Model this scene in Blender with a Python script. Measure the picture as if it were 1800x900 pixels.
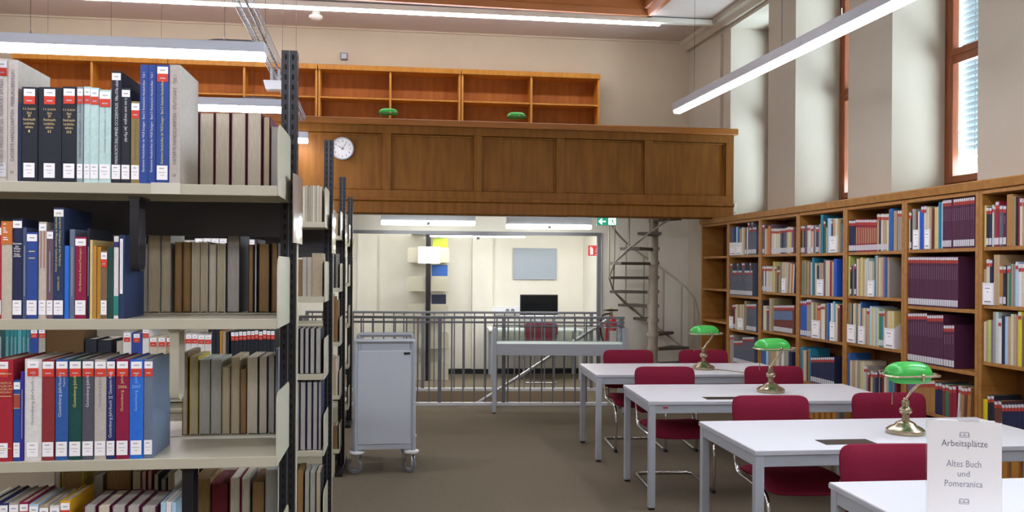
import bpy, math, random
from mathutils import Matrix, Vector
random.seed(7)
sc = bpy.context.scene
R = math.radians
for o in list(bpy.data.objects): bpy.data.objects.remove(o)

# ------------------------------------------------------------------ camera
YAW, ROLL = R(9.81), R(.34)
fw = Vector((math.sin(YAW), math.cos(YAW), 0)); rt = Vector((math.cos(YAW), -math.sin(YAW), 0)); up = Vector((0, 0, 1))
r2 = rt*math.cos(ROLL)+up*math.sin(ROLL); u2 = up*math.cos(ROLL)-rt*math.sin(ROLL)
cd = bpy.data.cameras.new('camera'); cam = bpy.data.objects.new('camera', cd); sc.collection.objects.link(cam)
cd.sensor_width = 36; cd.lens = 31.0; cd.shift_y = 22.6/1800; cd.clip_start = .05; cd.clip_end = 200
M = Matrix.Identity(4)
for i, a in enumerate((r2, u2, -fw)):
    for j in range(3): M[j][i] = a[j]
M[2][3] = 1.63
cam.matrix_world = M
sc.camera = cam
# ------------------------------------------------------------------ world, exposure
LIGHT = 15.0          # strength of the tube diffusers
w = bpy.data.worlds.new('sky'); sc.world = w; w.use_nodes = True
bg = w.node_tree.nodes['Background']; bg.inputs[0].default_value = (.73, .85, 1.0, 1); bg.inputs[1].default_value = 12
sc.view_settings.view_transform = 'Standard'; sc.view_settings.look = 'None'; sc.view_settings.gamma = 1
sc.view_settings.exposure = 1.15
sc.view_settings.use_curve_mapping = False
sc.cycles.max_bounces = 8; sc.cycles.diffuse_bounces = 5; sc.cycles.glossy_bounces = 4; sc.cycles.transparent_max_bounces = 12
sc.cycles.caustics_reflective = False; sc.cycles.caustics_refractive = False
sc.cycles.sample_clamp_indirect = 6

# ------------------------------------------------------------------ materials
def lin(h):
    h = h.lstrip('#'); v = [int(h[i:i+2], 16)/255 for i in (0, 2, 4)]
    return [c/12.92 if c <= .04045 else ((c+.055)/1.055)**2.4 for c in v]
MC = {}
def mat(name, hx, rough=.5, metal=0., var=.0, scale=40, bump=0., stretch=None, hx2=None, spec=.5, trans=None):
    if name in MC: return MC[name]
    m = bpy.data.materials.new(name); m.use_nodes = True; nt = m.node_tree; N = nt.nodes; L = nt.links
    b = N['Principled BSDF']; c = lin(hx)
    b.inputs['Base Color'].default_value = (*c, 1); b.inputs['Roughness'].default_value = rough; b.inputs['Metallic'].default_value = metal
    b.inputs['Specular IOR Level'].default_value = spec
    if var or bump or hx2:
        tc = N.new('ShaderNodeTexCoord'); mp = N.new('ShaderNodeMapping'); no = N.new('ShaderNodeTexNoise')
        L.new(tc.outputs['Object'], mp.inputs[0]); L.new(mp.outputs[0], no.inputs['Vector'])
        if stretch: mp.inputs['Scale'].default_value = stretch
        no.inputs['Scale'].default_value = scale; no.inputs['Detail'].default_value = 5
        if var or hx2:
            cr = N.new('ShaderNodeValToRGB'); cr.color_ramp.elements[0].position = .3; cr.color_ramp.elements[1].position = .7
            d = lin(hx2) if hx2 else [min(1, x*(1+var)) for x in c]
            e = c if hx2 else [x*(1-var) for x in c]
            cr.color_ramp.elements[0].color = (*e, 1); cr.color_ramp.elements[1].color = (*d, 1)
            L.new(no.outputs['Fac'], cr.inputs[0]); L.new(cr.outputs[0], b.inputs['Base Color'])
        if bump:
            bp = N.new('ShaderNodeBump'); bp.inputs['Strength'].default_value = bump; bp.inputs['Distance'].default_value = .01
            L.new(no.outputs['Fac'], bp.inputs['Height']); L.new(bp.outputs[0], b.inputs['Normal'])
    MC[name] = m; return m
def emit(name, hx, s):
    if name in MC: return MC[name]
    m = bpy.data.materials.new(name); m.use_nodes = True; b = m.node_tree.nodes['Principled BSDF']
    b.inputs['Base Color'].default_value = (*lin(hx), 1); b.inputs['Emission Color'].default_value = (*lin(hx), 1); b.inputs['Emission Strength'].default_value = s
    MC[name] = m; return m
def clear(name, tint=(.95, .98, .97), k=1.):
    m = bpy.data.materials.new(name); m.use_nodes = True; nt = m.node_tree; N = nt.nodes; L = nt.links
    N.remove(N['Principled BSDF']); out = N['Material Output']
    t = N.new('ShaderNodeBsdfTransparent'); t.inputs[0].default_value = (*tint, 1)
    g = N.new('ShaderNodeBsdfGlossy'); g.inputs['Roughness'].default_value = .02
    f = N.new('ShaderNodeFresnel'); f.inputs[0].default_value = 1.45; mx = N.new('ShaderNodeMixShader')
    ge = N.new('ShaderNodeNewGeometry'); mr = N.new('ShaderNodeMapRange'); mr.inputs['To Min'].default_value = 1.45; mr.inputs['To Max'].default_value = 1/1.45   # same reflectance from both faces of a sheet
    L.new(ge.outputs['Backfacing'], mr.inputs['Value']); L.new(mr.outputs[0], f.inputs[0])
    L.new(f.outputs[0], mx.inputs[0]); L.new(t.outputs[0], mx.inputs[1]); L.new(g.outputs[0], mx.inputs[2]); L.new(mx.outputs[0], out.inputs[0])
    MC[name] = m; return m

# ------------------------------------------------------------------ mesh builder
class MB:
    def __init__(s): s.v = []; s.f = []; s.m = []; s.T = None
    def add(s, vs, fs, mi=0):
        n = len(s.v)
        if s.T is not None: vs = [tuple(s.T @ Vector(v)) for v in vs]
        s.v += [tuple(v) for v in vs]; s.f += [tuple(n+i for i in f) for f in fs]; s.m += [mi]*len(fs); return s
    def box(s, x0, x1, y0, y1, z0, z1, mi=0):
        return s.add([(x0,y0,z0),(x1,y0,z0),(x1,y1,z0),(x0,y1,z0),(x0,y0,z1),(x1,y0,z1),(x1,y1,z1),(x0,y1,z1)],
                     [(3,2,1,0),(4,5,6,7),(0,1,5,4),(1,2,6,5),(2,3,7,6),(3,0,4,7)], mi)
    def prism(s, poly, z0, z1, mi=0, axis='z'):
        n = len(poly); a = []
        for z in (z0, z1):
            for p in poly:
                a.append((p[0], p[1], z) if axis == 'z' else (p[0], z, p[1]) if axis == 'y' else (z, p[0], p[1]))
        area = sum(poly[i][0]*poly[(i+1) % n][1]-poly[(i+1) % n][0]*poly[i][1] for i in range(n))
        fl = (area > 0) == (axis != 'y')
        fs = [tuple(range(n-1, -1, -1)), tuple(range(n, 2*n))]+[(i, (i+1) % n, n+(i+1) % n, n+i) for i in range(n)]
        return s.add(a, fs if fl else [f[::-1] for f in fs], mi)
    def lathe(s, prof, n=24, c=(0,0,0), mi=0, cap=True):
        a = [(c[0]+r*math.cos(2*math.pi*k/n), c[1]+r*math.sin(2*math.pi*k/n), c[2]+z) for r, z in prof for k in range(n)]
        fs = [(j*n+k, j*n+(k+1) % n, (j+1)*n+(k+1) % n, (j+1)*n+k) for j in range(len(prof)-1) for k in range(n)]
        if cap: fs += [tuple(range(n-1, -1, -1)), tuple((len(prof)-1)*n+k for k in range(n))]
        return s.add(a, fs, mi)
    def tube(s, pts, r, n=8, closed=False, mi=0):
        P = [Vector(p) for p in pts]; m = len(P); a = []; prev = None
        for i in range(m):
            if closed: t = P[(i+1) % m]-P[i-1]
            else: t = P[min(i+1, m-1)]-P[max(i-1, 0)]
            t.normalize()
            if prev is None: x = t.cross(Vector((0,0,1)) if abs(t.z) < .9 else Vector((1,0,0)))
            else: x = prev-t*prev.dot(t)
            x.normalize(); prev = x; y = t.cross(x)
            rr = r[i] if isinstance(r, (list, tuple)) else r
            a += [tuple(P[i]+(x*math.cos(2*math.pi*k/n)+y*math.sin(2*math.pi*k/n))*rr) for k in range(n)]
        fs = [(i*n+k, i*n+(k+1) % n, ((i+1) % m)*n+(k+1) % n, ((i+1) % m)*n+k) for i in range(m if closed else m-1) for k in range(n)]
        if not closed: fs += [tuple(range(n-1, -1, -1)), tuple((m-1)*n+k for k in range(n))]
        return s.add(a, fs, mi)
    def mesh(s, name, mats, smooth=True):
        me = bpy.data.meshes.new(name); me.from_pydata(s.v, [], s.f)
        for m in (mats if isinstance(mats, (list, tuple)) else [mats]): me.materials.append(m)
        me.polygons.foreach_set('material_index', s.m)
        if smooth:
            me.polygons.foreach_set('use_smooth', [True]*len(s.f)); me.set_sharp_from_angle(angle=R(38))
        me.update(); return me
    def build(s, name, mats, parent=None, loc=(0,0,0), rz=0, smooth=True, bevel=0, seg=2):
        return link(name, s.mesh(name, mats, smooth), parent, loc, rz, bevel, seg)
def link(name, data, parent=None, loc=(0,0,0), rz=0, bevel=0, seg=2):
    o = bpy.data.objects.new(name, data); sc.collection.objects.link(o); o.parent = parent; o.location = loc; o.rotation_euler = (0,0,rz)
    if bevel:
        b = o.modifiers.new('b', 'BEVEL'); b.width = bevel; b.segments = seg; b.limit_method = 'ANGLE'; b.angle_limit = R(50)
    return o
def tag(o, label, cat, group=None):
    o['label'] = label; o['category'] = cat
    if group: o['group'] = group
    return o
def thing(name, label, cat, loc=(0,0,0), rz=0, group=None): return tag(link(name, None, None, loc, rz), label, cat, group)
def struct(o): o['kind'] = 'structure'; return o
def B(*a, **k): return MB().box(*a, **k)
def copytree(o, parent=None):
    c = o.copy(); sc.collection.objects.link(c); c.parent = parent
    for ch in list(o.children): copytree(ch, c)
    return c
def smoothpath(pts, n=6):
    P = [Vector(p) for p in pts]; out = []
    for i in range(len(P)-1):
        p0, p1, p2, p3 = P[max(i-1,0)], P[i], P[i+1], P[min(i+2, len(P)-1)]
        for k in range(n):
            t = k/n; out.append(.5*((2*p1)+(p2-p0)*t+(2*p0-5*p1+4*p2-p3)*t*t+(3*p1-p0-3*p2+p3)*t**3))
    return out+[P[-1]]
def arcpath(pts, r=.04, n=5):                         # polyline with rounded corners
    P = [Vector(p) for p in pts]; out = [P[0]]
    for i in range(1, len(P)-1):
        a = (P[i-1]-P[i]); b = (P[i+1]-P[i]); q = min(r, a.length*.48, b.length*.48); a.normalize(); b.normalize()
        A = P[i]+a*q; C = P[i]+b*q
        for k in range(n+1):
            t = k/n; out.append(A*(1-t)**2+P[i]*2*t*(1-t)+C*t*t)
    return out+[P[-1]]
def mini(name, mb, mats, parent, loc=(0,0,0), rz=0, **k): return mb.build(name, mats, parent, loc, rz, **k)
# lettering: one mesh per line, laid on the plane y = const of its parent, read 'h' across, 'u' bottom to top, 'd' top to bottom
FC = {}
def letters(parent, name, s, m, c, length, height, way='h', y=0., depth=.0004):
    if s not in FC:
        cu = bpy.data.curves.new('lettering', 'FONT'); cu.body = s; cu.resolution_u = 2; cu.fill_mode = 'FRONT'
        ob = bpy.data.objects.new('lettering', cu); me = bpy.data.meshes.new_from_object(ob); bpy.data.objects.remove(ob); bpy.data.curves.remove(cu)
        FC[s] = ([tuple(v.co) for v in me.vertices], [tuple(p.vertices) for p in me.polygons]); bpy.data.meshes.remove(me)
    vs, fs = FC[s]
    x0, x1 = min(v[0] for v in vs), max(v[0] for v in vs); y0, y1 = min(v[1] for v in vs), max(v[1] for v in vs)
    ky = height/(y1-y0); k = ky if length is None else length/(x1-x0)
    out = []
    for v in vs:
        a = (v[0]-(x0+x1)/2)*k; b = (v[1]-(y0+y1)/2)*ky
        out.append((c[0]+a, y, c[1]+b) if way == 'h' else (c[0]-b, y, c[1]+a) if way == 'u' else (c[0]+b, y, c[1]-a))
    return MB().add(out, fs).build(name, m, parent, smooth=False)

# shared materials
WALL = mat('wall paint', '#beb5a4', .9, var=.03, scale=3, bump=.02)
WALLW = mat('white wall paint', '#e1ded2', .9, var=.03, scale=3, bump=.02)
WALLB = mat('rear wall paint', '#c3b59c', .9, var=.03, scale=3, bump=.02)
CEIL = mat('ceiling paint', '#c9bcb4', .95, var=.02, scale=4)
CARPET = mat('carpet', '#716858', .98, var=.13, scale=70, bump=.25, spec=.1)
OAKD = mat('dark oak veneer', '#8f5e1c', .55, stretch=(6, 6, .7), scale=3, hx2='#7a4a13', spec=.3)
OAKB = mat('oak veneer back', '#b0661f', .55, stretch=(5, 5, .8), scale=3, hx2='#985216', spec=.3)
OAKL = mat('oiled oak edge', '#cf9038', .45, stretch=(8, 8, .8), scale=4, hx2='#bb7826')
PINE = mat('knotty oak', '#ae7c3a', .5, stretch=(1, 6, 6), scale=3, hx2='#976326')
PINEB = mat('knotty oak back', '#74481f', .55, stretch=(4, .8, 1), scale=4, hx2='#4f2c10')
WOODF = mat('window wood', '#8e4a22', .4, stretch=(8, 8, .6), scale=4, hx2='#753a18')
STEELW = mat('cream shelf steel', '#b9b5a0', .35, var=.02, scale=20)
BLACK = mat('black steel', '#1d1c20', .35, spec=.4)
HOLE = mat('slot shadow black', '#050506', .9)
GREYST = mat('light grey steel', '#a9b0b8', .38)
RAILG = mat('grey painted rail', '#74767d', .4)
WHITE = mat('white laminate', '#e2e4e8', .35)
STEEL = mat('brushed steel', '#b4b4b6', .3, 1.)
CHROME = mat('chrome', '#d9dade', .12, 1.)
BRASS = mat('antique brass', '#b0a48a', .25, 1., var=.12, scale=60)
GREEN = mat('green glass shade', '#42b84e', .22)
BURG = mat('burgundy fabric', '#7c2036', .95, var=.12, scale=220, bump=.12, spec=.15)
TUBE = emit('tube diffuser', '#f4f2ff', LIGHT)
LHOUS = mat('luminaire housing', '#c9cfdb', .35)
TUBE2 = emit('recess tube diffuser', '#ffffff', LIGHT*.85)
GLASS = clear('clear glass'); PAPER = mat('paper', '#f8f8f8', .7); PRINT = mat('grey print', '#777b84', .8); REDL = mat('red label', '#d43a22', .6)
RUBBER = mat('black rubber', '#17171a', .7)

# ================================================================== ROOM SHELL
def line(x0, y0, deg): return lambda x: y0+(x-x0)*math.tan(R(deg))
YB = line(4.5, 11.66, -2.2)                           # rear wall of the hall
def slabrot(name, x0, x1, yf, t, z0, z1, m, parent=None):   # upright slab following a slanted line in plan
    return MB().prism([(x0, yf(x0)), (x1, yf(x1)), (x1, yf(x1)+t), (x0, yf(x0)+t)], z0, z1).build(name, m, parent, smooth=False)
CZ = 4.79
# floor with the stair opening
fo = [(-5, -3), (5.2, -3), (5.2, 14.3), (-5, 14.3)]; hi = [(-.7, 10.74), (2.86, 10.27), (2.98, 11.44), (-.7, 11.91)]
mb = MB(); mb.v = [(x, y, 0) for x, y in fo+hi]; mb.f = [(0,1,5,4), (1,2,6,5), (2,3,7,6), (3,0,4,7)]; mb.m = [0]*4
mb.v += [(x, y, -2.2) for x, y in hi]; mb.f += [(4,5,9,8), (5,6,10,9), (6,7,11,10), (7,4,8,11), (8,9,10,11)]; mb.m += [1]*5
struct(mb.build('floor', [CARPET, mat('stairwell plaster', '#9a8a74', .9)], smooth=False))
# ceiling: flat border round a recessed coffer
x0, x1, y0, y1 = -3.2, 3.56, -1.5, 10.53
mb = MB().box(-5, 4.5, y1, 12.4, CZ, 5.1).box(x1, 4.5, -3, y1, CZ, 5.1).box(-5, x0, -3, y1, CZ, 5.1).box(x0, x1, -3, y0, CZ, 5.1).box(x0, x1, y0, y1, 4.98, 5.1)
struct(mb.build('ceiling', CEIL, smooth=False))
tr = MB()
prof = [(0, -.02), (-.06, -.02), (-.09, .05), (-.13, .05), (-.13, .19), (0, .19)]
tr.prism([(y1+p, CZ+q) for p, q in prof], x0, x1, axis='x').prism([(x1+p, CZ+q) for p, q in prof], y0, y1, axis='y')
tr.prism([(x0-p, CZ+q) for p, q in prof], y0, y1, axis='y').prism([(y0-p, CZ+q) for p, q in prof], x0, x1, axis='x')
struct(tr.build('trim_1', mat('coffer timber', '#b8743e', .5, stretch=(.6, .6, 3), scale=2, hx2='#ad6933'), smooth=False))
struct(B(-5.12, -5, -3, 14.3, 0, 5.1).build('wall_left', WALL, smooth=False))
struct(B(-5, 5.2, -3.12, -3, 0, 5.1).build('wall_front', WALL, smooth=False))
struct(slabrot('wall_back', -5, 4.5, YB, .12, 2.44, CZ, WALLB)); struct(slabrot('wall_back', 3.27, 4.5, YB, .12, 0, 2.44, WALLW)); struct(slabrot('wall_back', -5, 3.27, YB, .12, 2.12, 2.44, WALLW))
# right wall: spandrel, head and piers between deep window niches
struct(B(4.5, 5.1, -3, 12.2, 0, 2.3).build('wall_right', WALL, smooth=False)); struct(B(4.5, 5.1, -3, 12.2, 4.62, 5.1).build('wall_right', WALL, smooth=False))
NICHE = [(9.245, 10.266), (7.60, 8.62), (5.843, 6.912), (4.10, 5.15), (2.40, 3.40), (.65, 1.70)]
e = 12.2
for a, b in NICHE+[(-3, -3)]:
    struct(B(4.5, 5.1, b, e, 2.3, 4.62).build('wall_right', WALL, smooth=False)); e = a
struct(MB().prism([(4.5, 4.66), (4.44, 4.66), (4.40, 4.71), (4.36, 4.73), (4.36, CZ), (4.5, CZ)], -3, 11.66, axis='y').build('trim_2', WALL, smooth=False))
struct(slabrot('trim_3', -5, 4.45, line(4.5, 11.63, -2.2), .03, 4.768, CZ, WALLB))
struct(B(4.46, 4.5, 10.5, 10.79, 2.3, 4.60).build('trim_4', WALL, bevel=.004))
# windows with timber frames and outside blinds
SL = B(-.03, .03, -.5, .5, -.0012, .0012).mesh('blind_slat', mat('blind slat', '#66757a', .5))
WORD = ['first', 'second', 'third', 'fourth', 'fifth', 'sixth', 'seventh', 'eighth', 'ninth', 'tenth', 'eleventh', 'twelfth', 'thirteenth', 'fourteenth', 'fifteenth', 'sixteenth', 'seventeenth', 'eighteenth', 'nineteenth', 'twentieth']
WORD += ['twenty-'+q for q in WORD[:9]]+['thirtieth']+['thirty-'+q for q in WORD[:9]]+['fortieth']
for i, (a, b) in enumerate(NICHE):
    rt_ = struct(link('window_%d' % (i+1), None, None, (5.0, (a+b)/2, 0))); h = (b-a)/2
    f = B(0, .08, -h, -h+.07, 2.3, 4.62).box(0, .08, h-.07, h, 2.3, 4.62).box(0, .08, -h+.07, h-.07, 2.3, 2.385).box(0, .08, -h+.07, h-.07, 4.55, 4.62)
    f.build('outer_frame', WOODF, rt_, bevel=.006)
    for z0, z1 in ((2.385, 3.47), (3.47, 4.55)):
        s = B(-.015, .05, -h+.055, -h+.125, z0, z1).box(-.015, .05, h-.125, h-.055, z0, z1).box(-.015, .05, -h+.125, h-.125, z0, z0+.06).box(-.015, .05, -h+.125, h-.125, z1-.07, z1).box(-.015, .05, -.04, .04, z0+.06, z1-.07)
        s = s.build('sash', WOODF, rt_, bevel=.006)
        B(.015, .021, -h+.12, h-.12, z0+.055, z1-.065).build('pane', GLASS, s, smooth=False)
    B(-.03, -.015, -.02, .02, 3.36, 3.50).build('window_catch', mat('bronze catch', '#4a3a2a', .4, .8), rt_, bevel=.003)
    if i < 3:
        bl = thing('venetian_blind', 'grey outside venetian blind half lowered over the %s window from the gallery' % WORD[i], 'blind', (5.155, (a+b)/2, 0), 0, 'blinds outside the tall windows')
        B(-.03, .03, -.5, .5, 4.56, 4.62).build('head_box', LHOUS, bl)
        z = 2.64
        while z < 4.55:
            o = link('blind_slat', SL, bl, (0, 0, z)); o.rotation_euler = (0, R(42), 0); z += .052
        for y in (-.35, .35): MB().tube([(0, y, 2.62), (0, y, 4.57)], .0018, 5).build('blind_cord', RUBBER, bl)
# trees outside, seen through the panes
for k, (x, y, zz, r_) in enumerate([(9.5, 10.5, 3.0, 1.5), (10.5, 14.5, 2.6, 1.7)]):
    t = thing('tree', ('leafy green tree outside the window', 'second leafy tree outside, further along the wall')[k], 'tree', (x, y, 0))
    MB().tube([(0,0,-2), (.05,0,1.5), (0,.05,zz)], [.14, .1, .05]).build('trunk', mat('bark', '#4d3d2e', .9), t)
    mb = MB(); rg = random.Random(k)
    for q in range(700):
        d = Vector((rg.gauss(0,1), rg.gauss(0,1), rg.gauss(0,1))).normalized()*r_*rg.random()**.4; n = Vector((rg.gauss(0,1), rg.gauss(0,1), rg.gauss(0,1))).normalized(); t1 = n.orthogonal().normalized()*.11; t2 = n.cross(t1)*.6
        c = Vector((0,0,zz))+d; mb.add([c-t1, c-t2, c+t1, c+t2], [(0,1,2,3)])
    o = mb.build('foliage', mat('leaf', '#5d8a4a', .6), t, smooth=False); o['kind'] = 'stuff'
# recess behind the stair opening
YR = line(1.916, 13.627, -5)
struct(slabrot('wall_recess', -5, 3.6, YR, .12, 0, 2.6, WALLW)); struct(MB().prism([(3.469, YR(3.469)), (3.469, 11.83), (3.6, 11.83), (3.6, YR(3.469))], 0, 2.6).build('wall_recess', WALLW, smooth=False))
struct(B(-5, 3.6, 11.86, 14.2, 2.42, 2.6).build('ceiling', WALLW, smooth=False))
for a, b in ((-.03, .266), (1.724, 2.04)): struct(slabrot('wall_recess_pier', a, b, lambda x: YR(x)-.07, .07, 0, 2.42, WALLW))
struct(slabrot('baseboard_recess', -5, 3.46, lambda x: YR(x)-.085, .085, 0, .075, mat('black skirting', '#1b1a1c', .5)))
fr = thing('screen_frame', 'dark grey steel frame around the opening behind the stair railing', 'frame', (0, 0, 0))
slabrot('head_rail', -5, 3.25, lambda x: YB(x)-.05, .05, 2.085, 2.13, RAILG, fr); slabrot('post', 3.20, 3.25, lambda x: YB(x)-.05, .05, 0, 2.085, RAILG, fr)
mb = MB()
for x, dz in ((-.06, 0), (.06, .02), (.36, .01)): mb.prism([(x, 2.42), (x+.10, 2.42), (x+.06, 2.16), (x+.03, 2.16)], 11.9, 12.2, axis='y')
struct(MB().prism([(.02, 2.42), (.34, 2.42), (.30, 2.17), (.24, 2.12), (.12, 2.12), (.06, 2.17)], 11.95, 12.35, axis='y').build('trim_5', WALLW, smooth=False))

# ================================================================== GALLERY
g = thing('gallery', 'oak panelled gallery parapet above the stair opening', 'gallery', (4.43, 10.0, 0), R(-1.5))
XE = -9.5
B(XE, 0, .06, .10, 2.45, 3.25).build('panel_backing', OAKD, g, smooth=False)
stiles = [-10.2+0, -9.32, -8.27, -7.25, -6.21, -5.19, -4.135, -3.095, -2.125, -1.06, -.05]
for i in range(2, 11):
    a, b = stiles[i-1], stiles[i]
    B(max(a, XE), b, .045, .06, 2.52, 3.16).build('parapet_panel', OAKD, g, bevel=.004)
    for q, nm in ((b, 'stile'),): B(q-.05, q+.05, 0, .06, 2.52, 3.16).build(nm, OAKD, g, bevel=.004)
    MB().box(a+.05, b-.05, .025, .045, 2.525, 2.545).box(a+.05, b-.05, .025, .045, 3.135, 3.155).box(a+.05, a+.07, .025, .045, 2.545, 3.135).box(b-.07, b-.05, .025, .045, 2.545, 3.135).build('panel_moulding', OAKD, g, bevel=.004)
B(XE, 0, 0, .06, 3.16, 3.25).build('top_rail', OAKD, g, bevel=.004); B(XE, 0, 0, .06, 2.43, 2.52).build('bottom_rail', OAKD, g, bevel=.004)
MB().prism([(-.03, 2.43), (-.03, 2.40), (.0, 2.385), (.0, 2.26), (.03, 2.245), (.16, 2.245), (.16, 2.43)], XE, 0, axis='x').build('fascia_beam', OAKD, g, bevel=.003)
MB().prism([(-.055, 3.25), (-.055, 3.315), (-.04, 3.325), (.16, 3.325), (.16, 3.25)], XE, .035, axis='x').build('handrail_cap', mat('oak cap', '#a86a22', .4, stretch=(.7, 6, 6), scale=3, hx2='#955a18'), g, bevel=.004)
struct(MB().prism([(-5, 10.27), (3.05, 10.10), (3.05, YB(3.05)), (-5, YB(-5))], 2.33, 2.44).prism([(3.05, 10.10), (4.5, 10.07), (4.5, 10.36), (3.05, 10.36)], 2.33, 2.44).build('ceiling_gallery', WALLW, smooth=False))
dk = thing('reading_ledge', 'oak reading ledge behind the gallery parapet, mostly hidden', 'desk', (0, 0, 0))
slabrot('ledge_top', -3, 3.0, line(4.43, 10.20, -1.5), .5, 3.15, 3.175, OAKD, dk)
for x in (-2.9, 0, 2.9): B(x, x+.03, 10.35+(3-x)*.026, 10.62+(3-x)*.026, 2.445, 3.15).build('ledge_bracket', OAKD, dk)
# empty bookcases up on the gallery: units of two bays
def gallery_case(xa, xb, label):
    Yf = line(4.5, 11.36, -2.2); c = thing('gallery_bookcase', label, 'bookcase', (xa, Yf(xa), 0), R(-2.2), 'empty oak bookcases along the gallery'); W = (xb-xa)/math.cos(R(2.2))
    for x in (0, W/2-.012, W-.028): B(x, x+.028, 0, .27, 2.44, 4.17).build('upright', OAKL, c, bevel=.002)
    for q in range(2):
        s0 = .028 if q == 0 else W/2+.016; s1 = W/2-.012 if q == 0 else W-.028
        B(s0, s1, .255, .27, 2.44, 4.17).build('back_panel', OAKB, c, smooth=False)
        for z in (2.5, 2.96, 3.42, 3.83): B(s0, s1, .008, .255, z-.022, z).build('shelf', OAKL, c, bevel=.002)
    MB().prism([(-.03, 4.17), (-.045, 4.225), (-.03, 4.235), (.27, 4.235), (.27, 4.17)], 0, W, axis='x').build('cornice', OAKL, c, bevel=.002)
for i, (a, b) in enumerate([(-4.2, -2.38), (-2.37, -.545), (-.535, 1.29), (1.30, 3.15)]):
    gallery_case(a, b, 'empty oak bookcase on the gallery, %s from the corner wall' % WORD[3-i])
# ================================================================== RIGHT-HAND OAK BOOKCASES
CYS = [10.44, 9.63, 8.806, 7.98, 7.135, 6.28, 5.437, 4.60]
CZS = {1: (1.797, 1.407, 1.025, .575), 2: (1.80,1.345,.962,.575), 3: (1.80,1.405,.998,.575), 4: (1.793,1.398,.998,.575), 5: (1.793,1.416,1.008,.575), 6: (1.798,1.364,.93,.575), 7: (1.80,1.405,1.017,.575)}
for i in range(1, 8):
    ya, yb = CYS[i-1], CYS[i]                          # ya far, yb near
    c = thing('oak_bookcase', '%s oak wall bookcase from the spiral stair, %s' % (WORD[i-1], 'empty shelves' if i == 1 else 'its middle shelves full of plum journals' if i == 6 else 'shelves of mixed books'), 'bookcase', (4.2, yb, 0), 0, 'oak bookcases under the tall windows')
    W = ya-yb
    for y in (.002, W-.034): B(0, .29, y, y+.032, 0, 2.19).build('side_panel', PINE, c, bevel=.003)
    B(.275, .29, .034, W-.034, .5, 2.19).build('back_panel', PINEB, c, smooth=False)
    for z in CZS[i]: B(.012, .275, .034, W-.034, z-.027, z-.001).build('shelf', PINE, c, bevel=.003)
    B(.0, .29, .034, W-.034, 2.16, 2.19).build('top_board', PINE, c, bevel=.003)
    if i > 3:
        n = 7
        for k in range(n):
            y = .06+(W-.12)*(k+.5)/n; B(.03, .055, y-.03, y+.03, .06, .52).build('grille_slat', mat('orange pine slat', '#c98a3c', .5), c, bevel=.003)
        B(.055, .075, .036, W-.036, .44, .49).build('grille_batten', PINE, c); B(.055, .075, .036, W-.036, .08, .13).build('grille_batten', PINE, c)
    else: B(.03, .05, .034, W-.034, 0, .54).build('plinth_panel', PINE, c)
for i in range(4, 8):
    ra = thing('radiator', 'white panel radiator behind the slats of the %s oak bookcase' % WORD[i-1], 'radiator', (4.32, (CYS[i-1]+CYS[i])/2, 0), 0, 'radiators behind the slats')
    for k in range(9): B(-.02, .1, -.33+k*.075, -.33+k*.075+.05, .1, .48).build('radiator_column', WALLW, ra, bevel=.01)
    B(0, .08, -.33, .33, .05, .1).build('radiator_foot', WALLW, ra)
    B(0, .02, -.34, -.32, 0, .05).box(0, .02, .31, .33, 0, .05).build('support', WALLW, ra)
cn = MB().prism([(4.185, 2.192), (4.172, 2.25), (4.18, 2.256), (4.498, 2.256), (4.498, 2.192)], 4.6, 10.45, axis='y').build('cornice_board', PINE, bevel=.003)
tag(cn, 'continuous oak top board running along all the wall bookcases', 'shelf board')

# ================================================================== STEEL RANGES
ROT = R(-2.2)
RNG = {1: (-.239, 3.117), 2: (-.179, 5.237), 3: (-.14, 7.33), 4: (-.099, 9.455)}
SZ = [1.88, 1.473, 1.052, .636, .216]
RNAME = {1: 'nearest', 2: 'second', 3: 'third', 4: 'farthest'}
def upright():
    m = MB().box(-.026, .026, -.026, .026, 0, 2.37)
    z = .06
    while z < 2.34:
        for a in (-.015, .009): m.box(a, a+.007, -.0266, -.0255, z, z+.018, 1)
        m.box(.0255, .0266, -.010, -.003, z, z+.018, 1); z += .034
    m.box(-.0005, .0015, -.0272, -.026, 0, 2.37, 2)
    return m.mesh('upright', [BLACK, HOLE, mat('post edge', '#6c7c86', .4)], False)
STRE = mat('black stretcher', '#2c2c32', .4)
UP = upright()
def bracket():                                         # end bracket plate, rounded top corner
    p = [(-.335, -.03), (-.335, .155), (-.325, .18), (-.30, .192), (-.05, .192), (-.03, .18), (-.03, -.03)]
    return MB().prism(p, 0, .004, axis='x').mesh('shelf_bracket', STEELW)
BR = bracket()
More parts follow.
